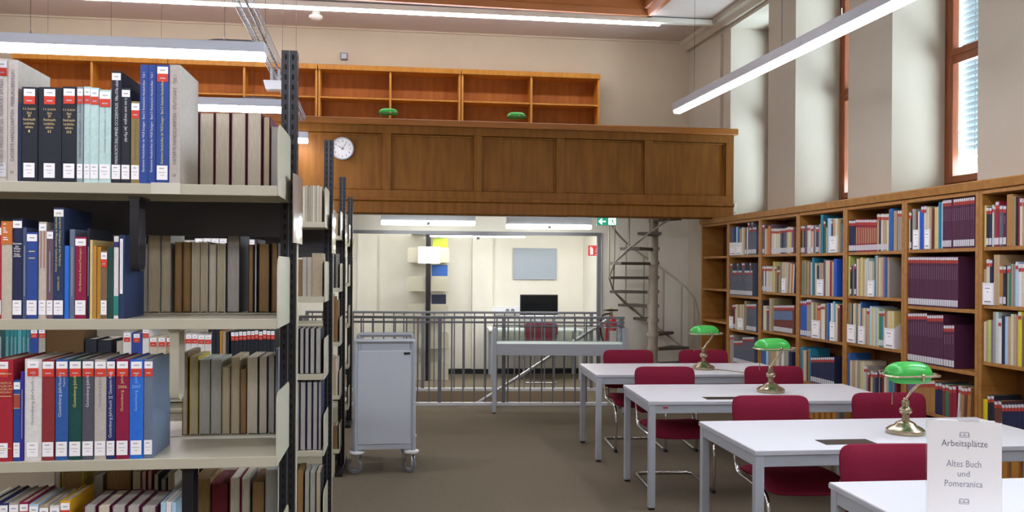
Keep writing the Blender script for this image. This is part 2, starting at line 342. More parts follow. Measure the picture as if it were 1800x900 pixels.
for r in RNG:
    n = 2 if r > 1 else 1
    t = thing('steel_shelf_range', '%s double-sided cream steel shelf range with black posts' % RNAME[r], 'bookshelf', (*RNG[r], 0), ROT, 'steel shelf ranges end to end with the aisle')
    for k in range(n+1): link('upright', UP, t, (-1.02*k, 0, 0))
    for k in range(n):
        x1, x0 = -1.02*k-.028, -1.02*(k+1)+.028
        B(x0, x1, -.012, .012, 1.735, 1.85).build('stretcher', STRE, t); B(x0, x1, -.012, .012, .545, .625).build('stretcher', STRE, t)
        for z in SZ:
            for s in (-1, 1):
                m = MB().box(x0-.02, x1+(.03 if s < 0 else .0), s*.03 if s > 0 else -.335, .335 if s > 0 else -.03, z-.004, z)
                if s < 0: m.box(x0-.02, x1+.03, -.337, -.333, z-.032, z).box(x0-.02, x1+.03, -.333, -.315, z-.032, z-.028).box(x0-.02, x1+.03, -.04, -.036, z-.03, z)
                else: m.box(x0-.02, x1, .333, .337, z-.032, z)
                m.build('shelf_board', STEELW, t, bevel=.0015)
                for xe in ([x1+.031] if k == 0 and s < 0 else [])+([x0-.024] if k == n-1 else []):
                    o = link('shelf_bracket', BR, t, (xe, 0, z))
                    if s > 0: o.scale = (1, -1, 1)
        B(x0, x1, -.33, -.326, 0, .18).build('plinth', STEELW, t); B(x0, x1, .326, .33, 0, .18).build('plinth', STEELW, t)
    B(-.03, .03, -.34, .34, 0, .03).build('foot', BLACK, t)
    B(.0262, .0285, -.012, .026, .2, 1.75).build('edge_strip', STEELW, t)
    # glossy end sign
    sg = tag(link('range_sign', None, None, (*RNG[r], 0), ROT), 'glossy acrylic sign holder on the end of the %s shelf range' % RNAME[r], 'sign', 'range end signs')
    m = MB(); pts = [(.0335+.004*k/8+.005*math.sin(math.pi*k/8), -.166+.232*k/8) for k in range(9)]
    m.prism([(a, b) for a, b in pts]+[(a-.004, b) for a, b in pts[::-1]], 1.711, 1.937).build('holder', mat('sign plate', '#a89a90', .1, spec=.9), sg)
    m = MB().prism([(a+.0006, b) for a, b in pts[1:-1]]+[(a-.0002, b) for a, b in pts[1:-1][::-1]], 1.735, 1.76).build('sign_strip', mat('pale strip', '#d8d8a8', .3), sg)
# hanging book supports under the shelves of the nearest range
def bookend(lx, z, h, m, label, wd=.027, dp=.075):
    o = tag(link('hanging_book_support', None, None, (*RNG[1], 0), ROT), label, 'book support', 'hanging book supports')
    f, k = -.312, -.312+dp; t = .005
    p = [(f, z), (f, z-h+.028), (f+.008, z-h+.008), (f+.028, z-h), (k-.028, z-h), (k-.008, z-h+.008), (k, z-h+.028), (k, z)]
    q = [(f+t, z), (f+t, z-h+.029), (f+.012, z-h+.012), (f+.029, z-h+t), (k-.029, z-h+t), (k-.012, z-h+.012), (k-t, z-h+.029), (k-t, z)]
    MB().prism(p+q[::-1], lx-wd/2, lx+wd/2, axis='x').build('support_loop', m, o)
    B(lx-wd/2-.004, lx+wd/2+.004, f-.004, k+.03, z-.004, z+.002).build('slide_clip', m, o)
bookend(-.421, 1.84, .225, mat('black wire support', '#26262a', .35), 'black U-shaped hanging book support under the top shelf')
bookend(-.303, 1.437, .215, STEELW, 'cream U-shaped hanging book support below the second shelf')
bookend(-.262, 1.015, .26, BLACK, 'black hanging book support below the third shelf', .032)
lh = tag(link('shelf_label_holder', None, None, (*RNG[1], 0), ROT), 'clear plastic label holder clipped on the front of the top shelf', 'label holder')
B(-.366, -.281, -.3405, -.3375, 1.849, 1.883).build('holder_body', mat('label holder', '#d2d0bf', .15), lh)

# ================================================================== LIGHTS
def pendant(x1, y, length, z, label, rz=R(-2.1), group='linear pendant lights over the shelf aisles', n=1):
    t = thing('pendant_light', label, 'pendant light', (x1, y, z), rz, group)
    B(-length, 0, -.06, .06, .055, .125).build('housing', LHOUS, t, bevel=.004)
    MB().prism([(-.056, .055), (-.042, .008), (.042, .008), (.056, .055)], -length+.004, -.004, axis='x').build('diffuser', TUBE, t, bevel=.006)
    for x in (-.28, -1.55, -length+.3):
        if x < -length: continue
        MB().tube([(x, 0, .125), (x, 0, CZ-z-.001)], .0016, 5).build('suspension_wire', BLACK, t)
        MB().lathe([(.008, 0), (.008, .012), (.003, .03), (.003, .06)], 8, (x, 0, .125)).box(x-.03, x+.03, -.02, .02, .125, .129).build('wire_clamp', CHROME, t)
    MB().tube(arcpath([(-.06, .02, .125), (-.1, .02, .15), (-.35, .02, .15), (-.45, .02, .127)], .03), .006, 6).build('feed_cable', RAILG, t)
    return t
for y, x, z, l in ((6.388, -.657, 3.07, 'front linear light of the three over the shelf aisles'), (8.509, -.70, 3.07, 'middle linear light of the three over the shelf aisles'), (9.93, -.565, 2.99, 'farthest linear light, ending beside the wall clock')): pendant(x, y, 3.0, z, l)
pendant(-.62, 4.27, 3.0, 3.07, 'linear light above the nearest aisle, over the frame'); pendant(-.6, 2.1, 3.0, 3.07, 'linear light above the viewer, behind the frame')
for k_ in (-.6, -1.9): pendant(2.2, k_, 3.0, 3.4, 'added linear fill light, unseen behind the viewer, %s from the front wall' % ('second' if k_ > -1 else 'first'))  # unseen fill lights, put in to brighten the paper sign
pendant(-.6, -.2, 3.0, 3.07, 'linear light at the front of the hall, behind the viewer')
t = thing('long_pendant_light', 'long linear pendant light running above the row of reading tables', 'pendant light', (2.932, 7.904, 3.07))
for k in range(4):
    y1_ = -k*2.44; y0_ = y1_-2.436
    B(-.045, .045, y0_, y1_, .055, .125).build('housing', LHOUS, t, bevel=.004)
    MB().prism([(-.036, .055), (-.032, .028), (.032, .028), (.036, .055)], y0_+.002, y1_-.002, axis='y').build('diffuser', TUBE, t, bevel=.004)
    for y in (y1_-.43, y0_+.35):
        MB().tube([(0, y, .125), (0, y, CZ-3.071)], .0016, 5).build('suspension_wire', BLACK, t); MB().lathe([(.008, 0), (.008, .012), (.003, .03), (.003, .06)], 8, (0, y, .125)).build('wire_clamp', CHROME, t)
t = thing('ceiling_light_line', 'long line of tube lights fixed across the ceiling edge by the timber coffer', 'ceiling light', (3.685, 10.565, 4.665), R(-1.8))
B(-8.3, .76, -.04, .04, .05, .115).build('housing', WALLW, t, bevel=.003)
for k in range(4): MB().prism([(-.032, .05), (-.028, .022), (.028, .022), (.032, .05)], -2.06*(k+1)+.004, -2.06*k, axis='x').build('diffuser', TUBE, t, bevel=.004)
B(-8.3, .76, -.045, -.035, .113, .121).build('edge_rail', RAILG, t)
# batten lights under the gallery and in the recess
def batten(x0, x1, y, z, lab, m=TUBE2, up_=.06, rz=R(-4), nm='batten_light', hm=None, b0=0.):
    t = thing(nm, lab, 'ceiling light', (x0, y, z), rz); W = x1-x0
    B(0, W, -.06, .06, .05, .05+up_).build('housing', hm or LHOUS, t, bevel=.004)
    MB().prism([(-.07+b0, .05), (-.045, b0), (.045, b0), (.07-b0, .05)], 0, W, axis='x').build('diffuser', m, t, bevel=.012)
    B(W*.48, W*.52, -.075, .075, .0, .04).build('clip', LHOUS, t, bevel=.01)
    return t
batten(.263, 1.433, 11.10, 2.17, 'bright tube light on the gallery underside, above the metal rack', up_=.11)
batten(1.828, 2.917, 11.02, 2.14, 'bright tube light on the gallery underside, beside the exit sign', up_=.14)
t = batten(.975, 2.33, 12.46, 2.045, 'grey tube light hanging lower in the recess, before the whiteboard', up_=.06, hm=RAILG, b0=.03)
for x in (.2, 1.15): MB().tube([(x, 0, .11), (x, 0, .374)], .004, 6).build('hanger', BLACK, t)
batten(-1.3, .1, 12.3, 2.36, 'added flush fill light on the recess ceiling, behind the shelf ranges', up_=.009)  # this and the next two are unseen lamps added to brighten the recess
batten(.4, 1.7, 12.75, 2.36, 'added flush fill light on the recess ceiling, above the metal rack end', up_=.009)
batten(2.45, 3.4, 12.35, 2.36, 'added flush fill light on the recess ceiling, above the desk', up_=.009)
# wire tray over the aisle ends
t = thing('cable_tray', 'wire mesh cable tray hung above the ends of the shelf aisles', 'cable tray', (-.80, -.5, 3.235), R(-.85))
for x, z in ((-.055, .05), (-.055, 0), (-.02, 0), (.02, 0), (.055, 0), (.055, .05)): MB().tube([(x, 0, z), (x, 10.5, z)], .0028, 5).build('long_wire', GREYST, t)
CW = MB().tube([(-.055, 0, .055), (-.055, 0, 0), (.055, 0, 0), (.055, 0, .055)], .0034, 5).mesh('cross_wire', [GREYST])
for k in range(104): link('cross_wire', CW, t, (0, .05+k*.1, 0))
MB().tube([(-.03, 0, .012), (-.02, 10.4, .012)], .007, 6).build('cable', WALLW, t); MB().tube([(.02, 0, .012), (.025, 10.4, .012)], .006, 6).build('cable', RAILG, t)
for y in (2, 4.6, 7.2, 9.8): MB().tube([(0, y, 0), (0, y, CZ-3.236)], .0016, 5).build('suspension_wire', BLACK, t)
el = thing('emergency_light', 'small white unlit lamp plate hung below the cable tray', 'lamp', (-.62, 7.35, 3.06), R(-2))
MB().prism([(-.15, .075), (-.13, .0), (.0, .0), (.0, .075)], -.05, .05, axis='y').build('lamp_body', WHITE, el, bevel=.006); [B(x, x+.02, -.01, .01, .075, .175).build('bracket', GREYST, el) for x in (-.1, -.04)]
sd = thing('smoke_detector', 'white round smoke detector on the ceiling', 'smoke detector', (-.55, 11.15, CZ))
MB().lathe([(.05, -.001), (.05, -.035)], 20).build('base', WALLW, sd); MB().lathe([(.045, -.035), (.085, -.05), (.085, -.075), (.05, -.10), (.02, -.105)], 24).build('head', WALLW, sd)
wb = thing('wall_box', 'small grey box on the rear wall above the gallery shelves', 'box', (-.216, YB(-.216)-.02, 4.413), R(-2.2)); B(-.045, .045, -.03, .02, -.045, .045).build('housing', RAILG, wb, bevel=.005); B(-.03, .03, -.033, -.03, -.03, .03).build('cover', GREYST, wb)

# ================================================================== CLOCK, SIGNS
ck = thing('wall_clock', 'round white wall clock on the gallery panel', 'clock', (-.197, 10.118, 2.973), R(-1.5))
def cyl(r, y0, y1, n=40, r2=None): return MB().prism([(r*math.cos(2*math.pi*k/n), r*math.sin(2*math.pi*k/n)) for k in range(n)], y0, y1, axis='y')
ro = MB(); n = 40
rp = [(.112, -.03), (.116, -.038), (.124, -.036), (.128, -.02), (.128, 0), (.112, 0)]
a_ = [(r_*math.cos(2*math.pi*k/n), y_, r_*math.sin(2*math.pi*k/n)) for r_, y_ in rp for k in range(n)]
ro.add(a_, [(j*n+k, ((j+1) % 6)*n+k, ((j+1) % 6)*n+(k+1) % n, j*n+(k+1) % n) for j in range(6) for k in range(n)]).build('rim', mat('clock rim', '#c9d0da', .3), ck)
cyl(.114, -.022, -.002).build('dial', PAPER, ck)
INK = mat('black ink', '#1d1d22', .8)
for h in range(1, 13):
    a = math.pi/2-h*math.pi/6; letters(ck, 'numeral', str(h), INK, (.088*math.cos(a), .088*math.sin(a)), None, .021, 'h', -.0226)
def hand(ang, l, wd, nm):
    a = R(90-ang); d = Vector((math.cos(a), 0, math.sin(a))); s = Vector((-d.z, 0, d.x))*wd
    mb = MB(); vs = []
    for y in (-.025, -.0262):
        for q in (-d*.018-s, -d*.018+s, d*l+s*.5, d*l-s*.5): vs.append((q.x, y, q.z))
    mb.add(vs, [(0,1,2,3), (7,6,5,4), (0,4,5,1), (1,5,6,2), (2,6,7,3), (3,7,4,0)]).build(nm, INK, ck, smooth=False)
hand(301, .056, .0035, 'hour_hand'); hand(33, .09, .0028, 'minute_hand'); cyl(.006, -.028, -.02, 12).build('pivot', INK, ck)
SIGNG = emit('exit sign green', '#1d8f6d', .5); SIGNW = emit('exit sign white', '#eaf6f0', 1.2)
ex = thing('exit_sign', 'green emergency exit sign with white arrow and running figure', 'sign', (3.02, 10.58, 2.225), R(-9))
B(-.125, .125, 0, .04, -.05, .05).build('sign_box', LHOUS, ex, bevel=.003); B(-.12, .12, -.002, .0, -.046, .046).build('sign_face', SIGNG, ex)
B(-.01, .01, .01, .03, .05, .105).build('hanger', LHOUS, ex)
MB().prism([(-.105, 0), (-.07, .034), (-.052, .034), (-.075, .008), (-.015, .008), (-.015, -.008), (-.075, -.008), (-.052, -.034), (-.07, -.034)], -.0032, -.002, axis='y').build('arrow', SIGNW, ex, smooth=False)
MB().prism([(.02, -.04), (.112, -.04), (.112, .042), (.02, .042)], -.003, -.002, axis='y').build('door_symbol', SIGNW, ex, smooth=False)
mb = MB().lathe([(.001, 0), (.009, .001)], 10)
fg = MB()
fg.prism([(.066+.008*math.cos(k*.628), .03+.008*math.sin(k*.628)) for k in range(10)], -.0042, -.003, axis='y')
for p in ([(.060,.02),(.076,.016),(.082,-.008),(.066,-.006)], [(.068,-.006),(.082,-.008),(.096,-.024),(.108,-.026),(.106,-.034),(.088,-.032)], [(.066,-.006),(.076,-.008),(.064,-.026),(.044,-.036),(.036,-.03),(.056,-.02)], [(.060,.02),(.064,.012),(.048,.004),(.036,.01),(.038,.016),(.048,.013)], [(.076,.016),(.078,.008),(.094,.002),(.1,.008),(.094,.012)]): fg.prism(p, -.0042, -.003, axis='y')
fg.build('running_figure', SIGNG, ex, smooth=False)
fs = thing('fire_extinguisher_sign', 'red square fire extinguisher flag sign on the recess wall', 'sign', (3.27, 12.35, 1.905), R(-5))
REDS = mat('sign red', '#c3222e', .5)
B(-.02, .19, 0, .006, -.08, .07).build('flag_plate', REDS, fs)
MB().prism([(.01,-.06), (.05,-.06), (.05,.02), (.04,.03), (.02,.03), (.01,.02)], -.0015, 0, axis='y').prism([(.022,.03), (.038,.03), (.038,.045), (.022,.045)], -.0015, 0, axis='y').prism([(.0, .02), (.006,.02), (.02,.045), (.02,.052), (.012,.05)], -.0015, 0, axis='y').build('extinguisher_symbol', PAPER, fs, smooth=False)
letters(fs, 'lettering', 'Lös', PAPER, (.105, -.02), .09, .05, 'u', -.0012)

# ================================================================== RAILINGS AND STAIR DOWN
def railing(x0, y0, x1, y1, ztop, label, sp=.134, posts=(0,), ph=0., two=True):
    L_ = math.hypot(x1-x0, y1-y0); t = thing('stair_railing', label, 'railing', (x0, y0, 0), math.atan2(y1-y0, x1-x0))
    B(0, L_, -.03, .03, 0, .04).build('kerb', WHITE, t, bevel=.004)
    B(0, L_, -.022, .022, ztop-.03, ztop).build('top_rail', RAILG, t, bevel=.005)
    if two: B(0, L_, -.012, .012, ztop-.085, ztop-.06).build('lower_rail', RAILG, t, bevel=.004)
    BA = MB().tube([(0, 0, .04), (0, 0, ztop-.03)], .0085, 8).mesh('baluster', RAILG)
    x = ph
    while x < L_-.03: link('baluster', BA, t, (x, 0, 0)); x += sp
    for p in posts: B(p-.022, p+.022, -.022, .022, .04, ztop-.03).build('post', RAILG, t, bevel=.003)
    return t
railing(-.7, 10.69, 3.13, 10.178, 1.065, 'grey steel stair railing with thin balusters, in front of the stair opening', ph=.06, posts=(.02, 1.66, 2.42, 3.83))
railing(-.7, 11.96, 3.14, 11.466, 1.06, 'grey steel stair railing along the far edge of the stair opening', ph=.09, posts=(.02, 1.55, 3.80), two=False)
h = thing('stair_handrail', 'shiny steel handrail sloping down into the stair opening', 'handrail', (0, 0, 0))
MB().tube([(2.98, 10.32, 1.03), (1.42, 10.52, .02), (1.1, 10.56, -.2)], .02, 12).build('rail_tube', STEEL, h)
for t_ in (.1, .9): MB().tube([(2.98-1.56*t_, 10.32+.2*t_, 1.01-1.01*t_), (2.98-1.56*t_, 10.28+.2*t_, .96-1.01*t_)], .008, 8).build('rail_bracket', CHROME, h)
st = thing('stairs_down', 'stone stairs descending through the railed floor opening', 'stairs', (0, 0, 0))
for k in range(10): MB().prism([(2.82-.27*(k+1), 10.36+.035*k), (2.82-.27*k, 10.33+.035*k), (2.86-.27*k, 11.36+.035*k), (2.86-.27*(k+1), 11.39+.035*k)], -2.2, -.18*(k+1)).build('step', mat('stair stone', '#8f877a', .8), st, smooth=False)

# ================================================================== SPIRAL STAIR
SG = mat('stair grey-beige paint', '#a8a08e', .5); TRD = mat('stair tread grey', '#5d554c', .6)
sp = thing('spiral_staircase', 'narrow grey iron spiral staircase up to the gallery', 'staircase', (3.77, 11.0, 0))
MB().lathe([(.061, 0), (.061, 3.4)], 24).build('column', SG, sp)
pts = []; hr = []; RO = .575
for k in range(-3, 14):
    z = .61+.186*k; a = R(30+27*k); h_ = R(15)
    if z > .1:
        m = MB(); P = [(.065*math.cos(a-h_*2), .065*math.sin(a-h_*2)), (RO*math.cos(a-h_), RO*math.sin(a-h_)), (RO*1.01*math.cos(a), RO*1.01*math.sin(a)), (RO*math.cos(a+h_), RO*math.sin(a+h_)), (.065*math.cos(a+h_*2), .065*math.sin(a+h_*2))]
        m.prism(P, z-.036, z).build('tread', TRD, sp, bevel=.003)
        MB().lathe([(.061, z-.03), (.078, z-.03), (.078, z+.012), (.061, z+.012)], 20).build('collar', SG, sp)
    pts.append((RO*math.cos(a), RO*math.sin(a), z-.01)); hr.append((RO*math.cos(a), RO*math.sin(a), z+.83))
    if z > .1 and z < 2.3: MB().tube([(RO*math.cos(a), RO*math.sin(a), z), (RO*math.cos(a), RO*math.sin(a), z+.83)], .011, 8).build('baluster', SG, sp)
pts = [p for p in pts if p[2] > .05]; hr = [p for p in hr[1:] if p[2] < 3.05]
MB().tube(pts[:-2], .012, 8).build('stringer', SG, sp); MB().tube(smoothpath(hr, 5), .014, 8).build('handrail', SG, sp)
for k in range(0, len(pts)-4, 2):
    a, b = Vector(pts[k]), Vector(pts[k+2]); MB().tube([a*1.0+Vector((0,0,.0)), b], .009, 6).build('brace', SG, sp)

# ================================================================== FIRE EXTINGUISHER
fx = thing('fire_extinguisher', 'red fire extinguisher on the wall behind the glass display case', 'fire extinguisher', (3.38, 11.60, .5))
MB().lathe([(.05, 0), (.07, .01), (.074, .03), (.074, .40), (.06, .455), (.03, .48), (.028, .50)], 24).build('cylinder', mat('extinguisher red', '#c4202a', .3), fx)
MB().lathe([(.022, .50), (.022, .545), (.012, .55)], 14).build('valve', BRASS, fx)
MB().prism([(-.13, .575), (-.02, .56), (.09, .565), (.10, .575), (.09, .585), (-.02, .59)], -.012, .012, axis='y').build('lever', RUBBER, fx, bevel=.003)
MB().lathe([(.018, 0), (.018, .015)], 12, (0, 0, .59)).build('pressure_cap', mat('yellow cap', '#d8b630', .4), fx)
MB().tube(smoothpath([(-.02, -.01, .53), (-.13, -.03, .50), (-.16, -.04, .34), (-.13, -.03, .18), (-.09, -.04, .12)], 6), .011, 8).build('hose', RUBBER, fx)
B(-.05, .05, -.0755, -.074, .12, .3).build('information_label', mat('extinguisher label', '#e8dede', .6), fx); B(-.03, .03, .07, .09, .1, .45).build('wall_bracket', RUBBER, fx)

# ================================================================== RECESS FURNITURE
ms = thing('recess_metal_rack', 'cream double-sided metal rack with black post, standing in the recess', 'bookshelf', (.99, 12.89, 0), R(-5))
B(-.035, .035, -.10, -.054, 0, 2.36).build('post', BLACK, ms, bevel=.004)
for zt, zb, wl in ((2.33, 2.14, .275), (1.933, 1.713, .30), (1.518, 1.297, .30), (1.112, .897, .29), (.706, .465, .30), (.267, .004, .30)):
    p = [(-wl, zb), (wl, zb), (wl, zt-.03), (wl-.03, zt), (-wl+.03, zt), (-wl, zt-.03)]
    MB().prism(p, -.052, -.046, axis='y').build('end_plate', STEELW, ms)
    B(-wl+.01, -.04, -.045, .85, zb+.01, zb+.014).build('shelf_board', STEELW, ms); B(.04, wl-.01, -.045, .85, zb+.01, zb+.014).build('shelf_board', STEELW, ms)
B(-.035, .035, .83, .89, 0, 2.36).build('post', BLACK, ms)
def slim(name, lab, x0, x1, z0, z1, hx, cat='book'):
    o = thing(name, lab, cat, (.99, 12.89, 0), R(-5)); B(x0, x1, .0, .2, z0, z1).build('cover', mat('cover '+hx, hx, .6), o, bevel=.003); B(x0+.004, x1-.004, .004, .203, z0+.004, z1+.001).build('pages', PAPER, o)
slim('box_file', 'lime green box file on the upper shelf of the recess rack', .06, .28, 1.73, 2.07, '#aec236', 'file'); slim('box_file', 'blue box file on the rack shelf below the lime green one', .05, .28, 1.312, 1.68, '#2e5fa8', 'file'); slim('box_file', 'dark navy box file on the middle shelf of the recess rack', .05, .26, .913, 1.25, '#23283f', 'file')
pl = thing('white_sheet', 'white paper sheet pinned over the upper end plate of the recess rack', 'paper', (.99, 12.89, 0), R(-5)); B(-.15, .17, -.105, -.1015, 1.70, 1.945).build('sheet', PAPER, pl)
bd = thing('whiteboard', 'small framed grey-white board on the bright recess wall', 'whiteboard', (2.705, YR(2.705)-.012, 1.712), R(-5))
B(-.33, .33, -.012, .0, -.23, .23).build('board', mat('whiteboard face', '#a0abb6', .3), bd); MB().box(-.345, .345, -.02, 0, .225, .245).box(-.345, .345, -.02, 0, -.245, -.225).box(-.345, -.325, -.02, 0, -.225, .225).box(.325, .345, -.02, 0, -.225, .225).build('frame', GREYST, bd, bevel=.003)
ds = thing('recess_desk', 'white desk against the recess wall beneath the whiteboard', 'desk', (2.55, 13.05, 0), R(-5))
B(-.65, .75, -.38, .38, .715, .74).build('desktop', WHITE, ds, bevel=.003)
for x in (-.6, .7):
    for y in (-.34, .34): B(x-.02, x+.02, y-.02, y+.02, 0, .715).build('leg', GREYST, ds)
mo = thing('monitor', 'black computer monitor on the recess desk', 'monitor', (2.70, 13.18, .74), R(-5))
B(-.29, .29, -.015, .02, .19, .50).build('screen_housing', RUBBER, mo, bevel=.006); B(-.275, .275, -.0165, -.015, .205, .485).build('screen', mat('dark screen', '#0b0d10', .12), mo); B(-.29, .29, -.012, .015, .15, .188).build('silver_chin', WHITE, mo); B(-.04, .04, .0, .03, .01, .2).build('stand', GREYST, mo); B(-.12, .12, -.08, .1, 0, .012).build('stand_base', GREYST, mo, bevel=.004)
du = thing('cable_duct', 'white cable duct with sockets along the recess wall', 'cable duct', (2.575, YR(2.575)-.03, .98), R(-5)); B(-.54, .54, -.03, .03, -.06, .06).build('duct_body', WHITE, du, bevel=.004)
for x in (-.30, -.22): MB().prism([(x+.03*math.cos(k*.393), .03*math.sin(k*.393)) for k in range(16)], -.033, -.03, axis='y').build('socket', RAILG, du)

# ================================================================== DISPLAY CASE AND TROLLEY
dc = thing('display_case', 'glass-topped display case on grey legs beside the stair railing', 'display case', (1.476, 9.81, 0), R(-9.5)); W, D = 1.52, .47
for x in (0, W-.05):
    for y in (0, D-.05): B(x, x+.05, y, y+.05, .012, .965).build('leg', GREYST, dc, bevel=.004); MB().lathe([(.018, 0), (.018, .013)], 12, (x+.025, y+.025, 0)).build('foot', RUBBER, dc)
MB().box(.05, W-.05, .004, .03, .655, .785).box(.05, W-.05, D-.03, D-.004, .655, .785).box(.004, .03, .05, D-.05, .655, .785).box(W-.03, W-.004, .05, D-.05, .655, .785).build('apron', GREYST, dc, bevel=.003)
B(.03, W-.03, .03, D-.03, .76, .78).build('display_floor', PAPER, dc)
B(.002, W-.002, .002, D-.002, .967, .973).build('glass_top', GLASS, dc, smooth=False)
for a in ((.05, W-.05, .004, .009, .786, .966), (.05, W-.05, D-.009, D-.004, .786, .966), (.004, .009, .05, D-.05, .786, .966), (W-.009, W-.004, .05, D-.05, .786, .966)): B(*a).build('glass_side', GLASS, dc, smooth=False)
tl = thing('book_trolley', 'light grey steel book trolley on casters beside the shelf ends', 'trolley', (.2, 7.045, 0), R(-2))
PAN = mat('trolley panel', '#b9bfc8', .4)
for y in (0, .70):
    MB().tube(arcpath([(-.228, y+.012, .18), (-.228, y+.012, 1.05), (.228, y+.012, 1.05), (.228, y+.012, .18)], .012, 3), .021, 4).build('end_frame', GREYST, tl, bevel=.003)
    B(-.212, .212, y+.004, y+.02, .235, .975).build('end_panel', PAN, tl, bevel=.003); B(-.212, .212, y+.004, y+.024, .195, .232).build('bottom_bar', GREYST, tl)
    for x in (-.228, .228):
        for z in (.30, .55, .88): MB().lathe([(.006, 0), (.006, .003)], 8, (x, y-.006, z)).build('bolt', RAILG, tl)
B(.15, .20, -.0005, .005, .945, .962).build('maker_plate', RUBBER, tl)
for z in (.25, .58): B(-.212, .212, .022, .70, z, z+.02).build('shelf_tray', PAN, tl)
for x in (-.215, .215):
    for y in (.03, .69):
        c = MB().lathe([(.055, .160), (.06, .165), (.06, .178), (.04, .185)], 20, (x, y, 0)).build('bumper', WHITE, tl)
        cz = link('caster', None, tl, (x, y, 0), R((70 if x < 0 else 52)+(0 if y < .3 else 60)))
        MB().box(-.021, -.016, -.02, .04, .045, .15).box(.016, .021, -.02, .04, .045, .15).box(-.021, .021, -.025, .025, .145, .16).build('caster_fork', CHROME, cz, bevel=.003)
        MB().prism([(.018+.062*math.cos(2*math.pi*k/24), .062+.062*math.sin(2*math.pi*k/24)) for k in range(24)], -.013, .013, axis='x').build('wheel', mat('grey wheel', '#77777c', .6), cz, bevel=.005)
        MB().prism([(.018+.036*math.cos(2*math.pi*k/20), .062+.036*math.sin(2*math.pi*k/20)) for k in range(20)], -.0145, .0145, axis='x').build('hub', GREYST, cz)

# ================================================================== READING TABLES
TABS = [(2.054, 8.094, -4.98, 1.75, .87, 'farthest white reading table, nearest to the display case'), (2.017, 6.574, -5.6, 1.75, .86, 'second farthest white reading table, with a small red mark on its frame'),
        (1.974, 4.926, -3.0, 1.75, .845, 'white reading table behind the paper sign, with a dark socket plate'), (1.955, 3.433, -3.6, 1.75, .85, 'nearest white reading table, carrying the paper sign')]
def table(i):
    X, Y, a, W, D, lab = TABS[i]
    t = thing('reading_table', lab, 'table', (X, Y, 0), R(a), 'white reading tables in a row')
    B(0, W, -D, 0, .713, .74).build('tabletop', [WHITE], t, bevel=.003)
    B(-.0015, W+.0015, -D-.0015, .0015, .716, .735).build('edge_band', mat('edge band', '#b9bdc6', .45), t)
    m = MB().box(.045, W-.045, -D+.01, -D+.035, .655, .712).box(.045, W-.045, -.035, -.01, .655, .712).box(.01, .035, -D+.045, -.045, .655, .712).box(W-.035, W-.01, -D+.045, -.045, .655, .712)
    m.build('apron_frame', GREYST, t, bevel=.003)
    for x in (.004, W-.05):
        for y in (-D+.004, -.05):
            B(x, x+.046, y, y+.046, .015, .712).build('leg', GREYST, t, bevel=.004); B(x+.004, x+.042, y+.004, y+.042, 0, .015).build('foot', RUBBER, t)
    if i in (1, 2): B(.42, .70, -.74 if i == 2 else -.80, -.615 if i == 2 else -.685, .7402, .7425).build('socket_plate', mat('socket plate', '#4a4038', .3, .6), t, bevel=.0008)
    if i == 1: B(.10, .135, -D+.0075, -D+.0098, .688, .70).build('red_mark', mat('maker red', '#a83848', .5), t)
    return t
tabs = [table(i) for i in range(4)]

# ================================================================== CHAIRS
def cushion(w0, w1, h, t, curve, nx=10, nz=8):          # rounded pad, x across, z up, thickness along y; bulged by curve
    m = MB(); vs = []
    def pt(u, v, side):
        z = h*v; wd = w0+(w1-w0)*v; x = wd*(u-.5); 
        e = min(1, min(u, 1-u)*9)*min(1, min(v, 1-v)*9); e = math.sqrt(max(0, 1-(1-e)**2))
        rc = .055; dx = max(0, abs(x)-(wd/2-rc)); dz = max(0, abs(z-h/2)-(h/2-rc)); d = math.hypot(dx, dz)
        if dx > 0 and dz > 0 and d > rc: x -= math.copysign((1-rc/d)*dx, x); z -= math.copysign((1-rc/d)*dz, z-h/2)
        return (x, side*t/2*(.25+.75*e)+curve*(1-(2*u-1)**2), z)
    for s in (-1, 1):
        for j in range(nz+1):
            for i in range(nx+1): vs.append(pt(i/nx, j/nz, s))
    N1 = (nx+1)*(nz+1); id_ = lambda s, i, j: s*N1+j*(nx+1)+i; fs = []
    for j in range(nz):
        for i in range(nx):
            fs.append((id_(0,i,j), id_(0,i+1,j), id_(0,i+1,j+1), id_(0,i,j+1))); fs.append((id_(1,i,j+1), id_(1,i+1,j+1), id_(1,i+1,j), id_(1,i,j)))
    for i in range(nx): fs.append((id_(1,i,0), id_(1,i+1,0), id_(0,i+1,0), id_(0,i,0))); fs.append((id_(0,i,nz), id_(0,i+1,nz), id_(1,i+1,nz), id_(1,i,nz)))
    for j in range(nz): fs.append((id_(0,0,j), id_(0,0,j+1), id_(1,0,j+1), id_(1,0,j))); fs.append((id_(0,nx,j+1), id_(0,nx,j), id_(1,nx,j), id_(1,nx,j+1)))
    return m.add(vs, fs)
def subsurf(o, n=1): s = o.modifiers.new('s', 'SUBSURF'); s.levels = n; s.render_levels = n; return o
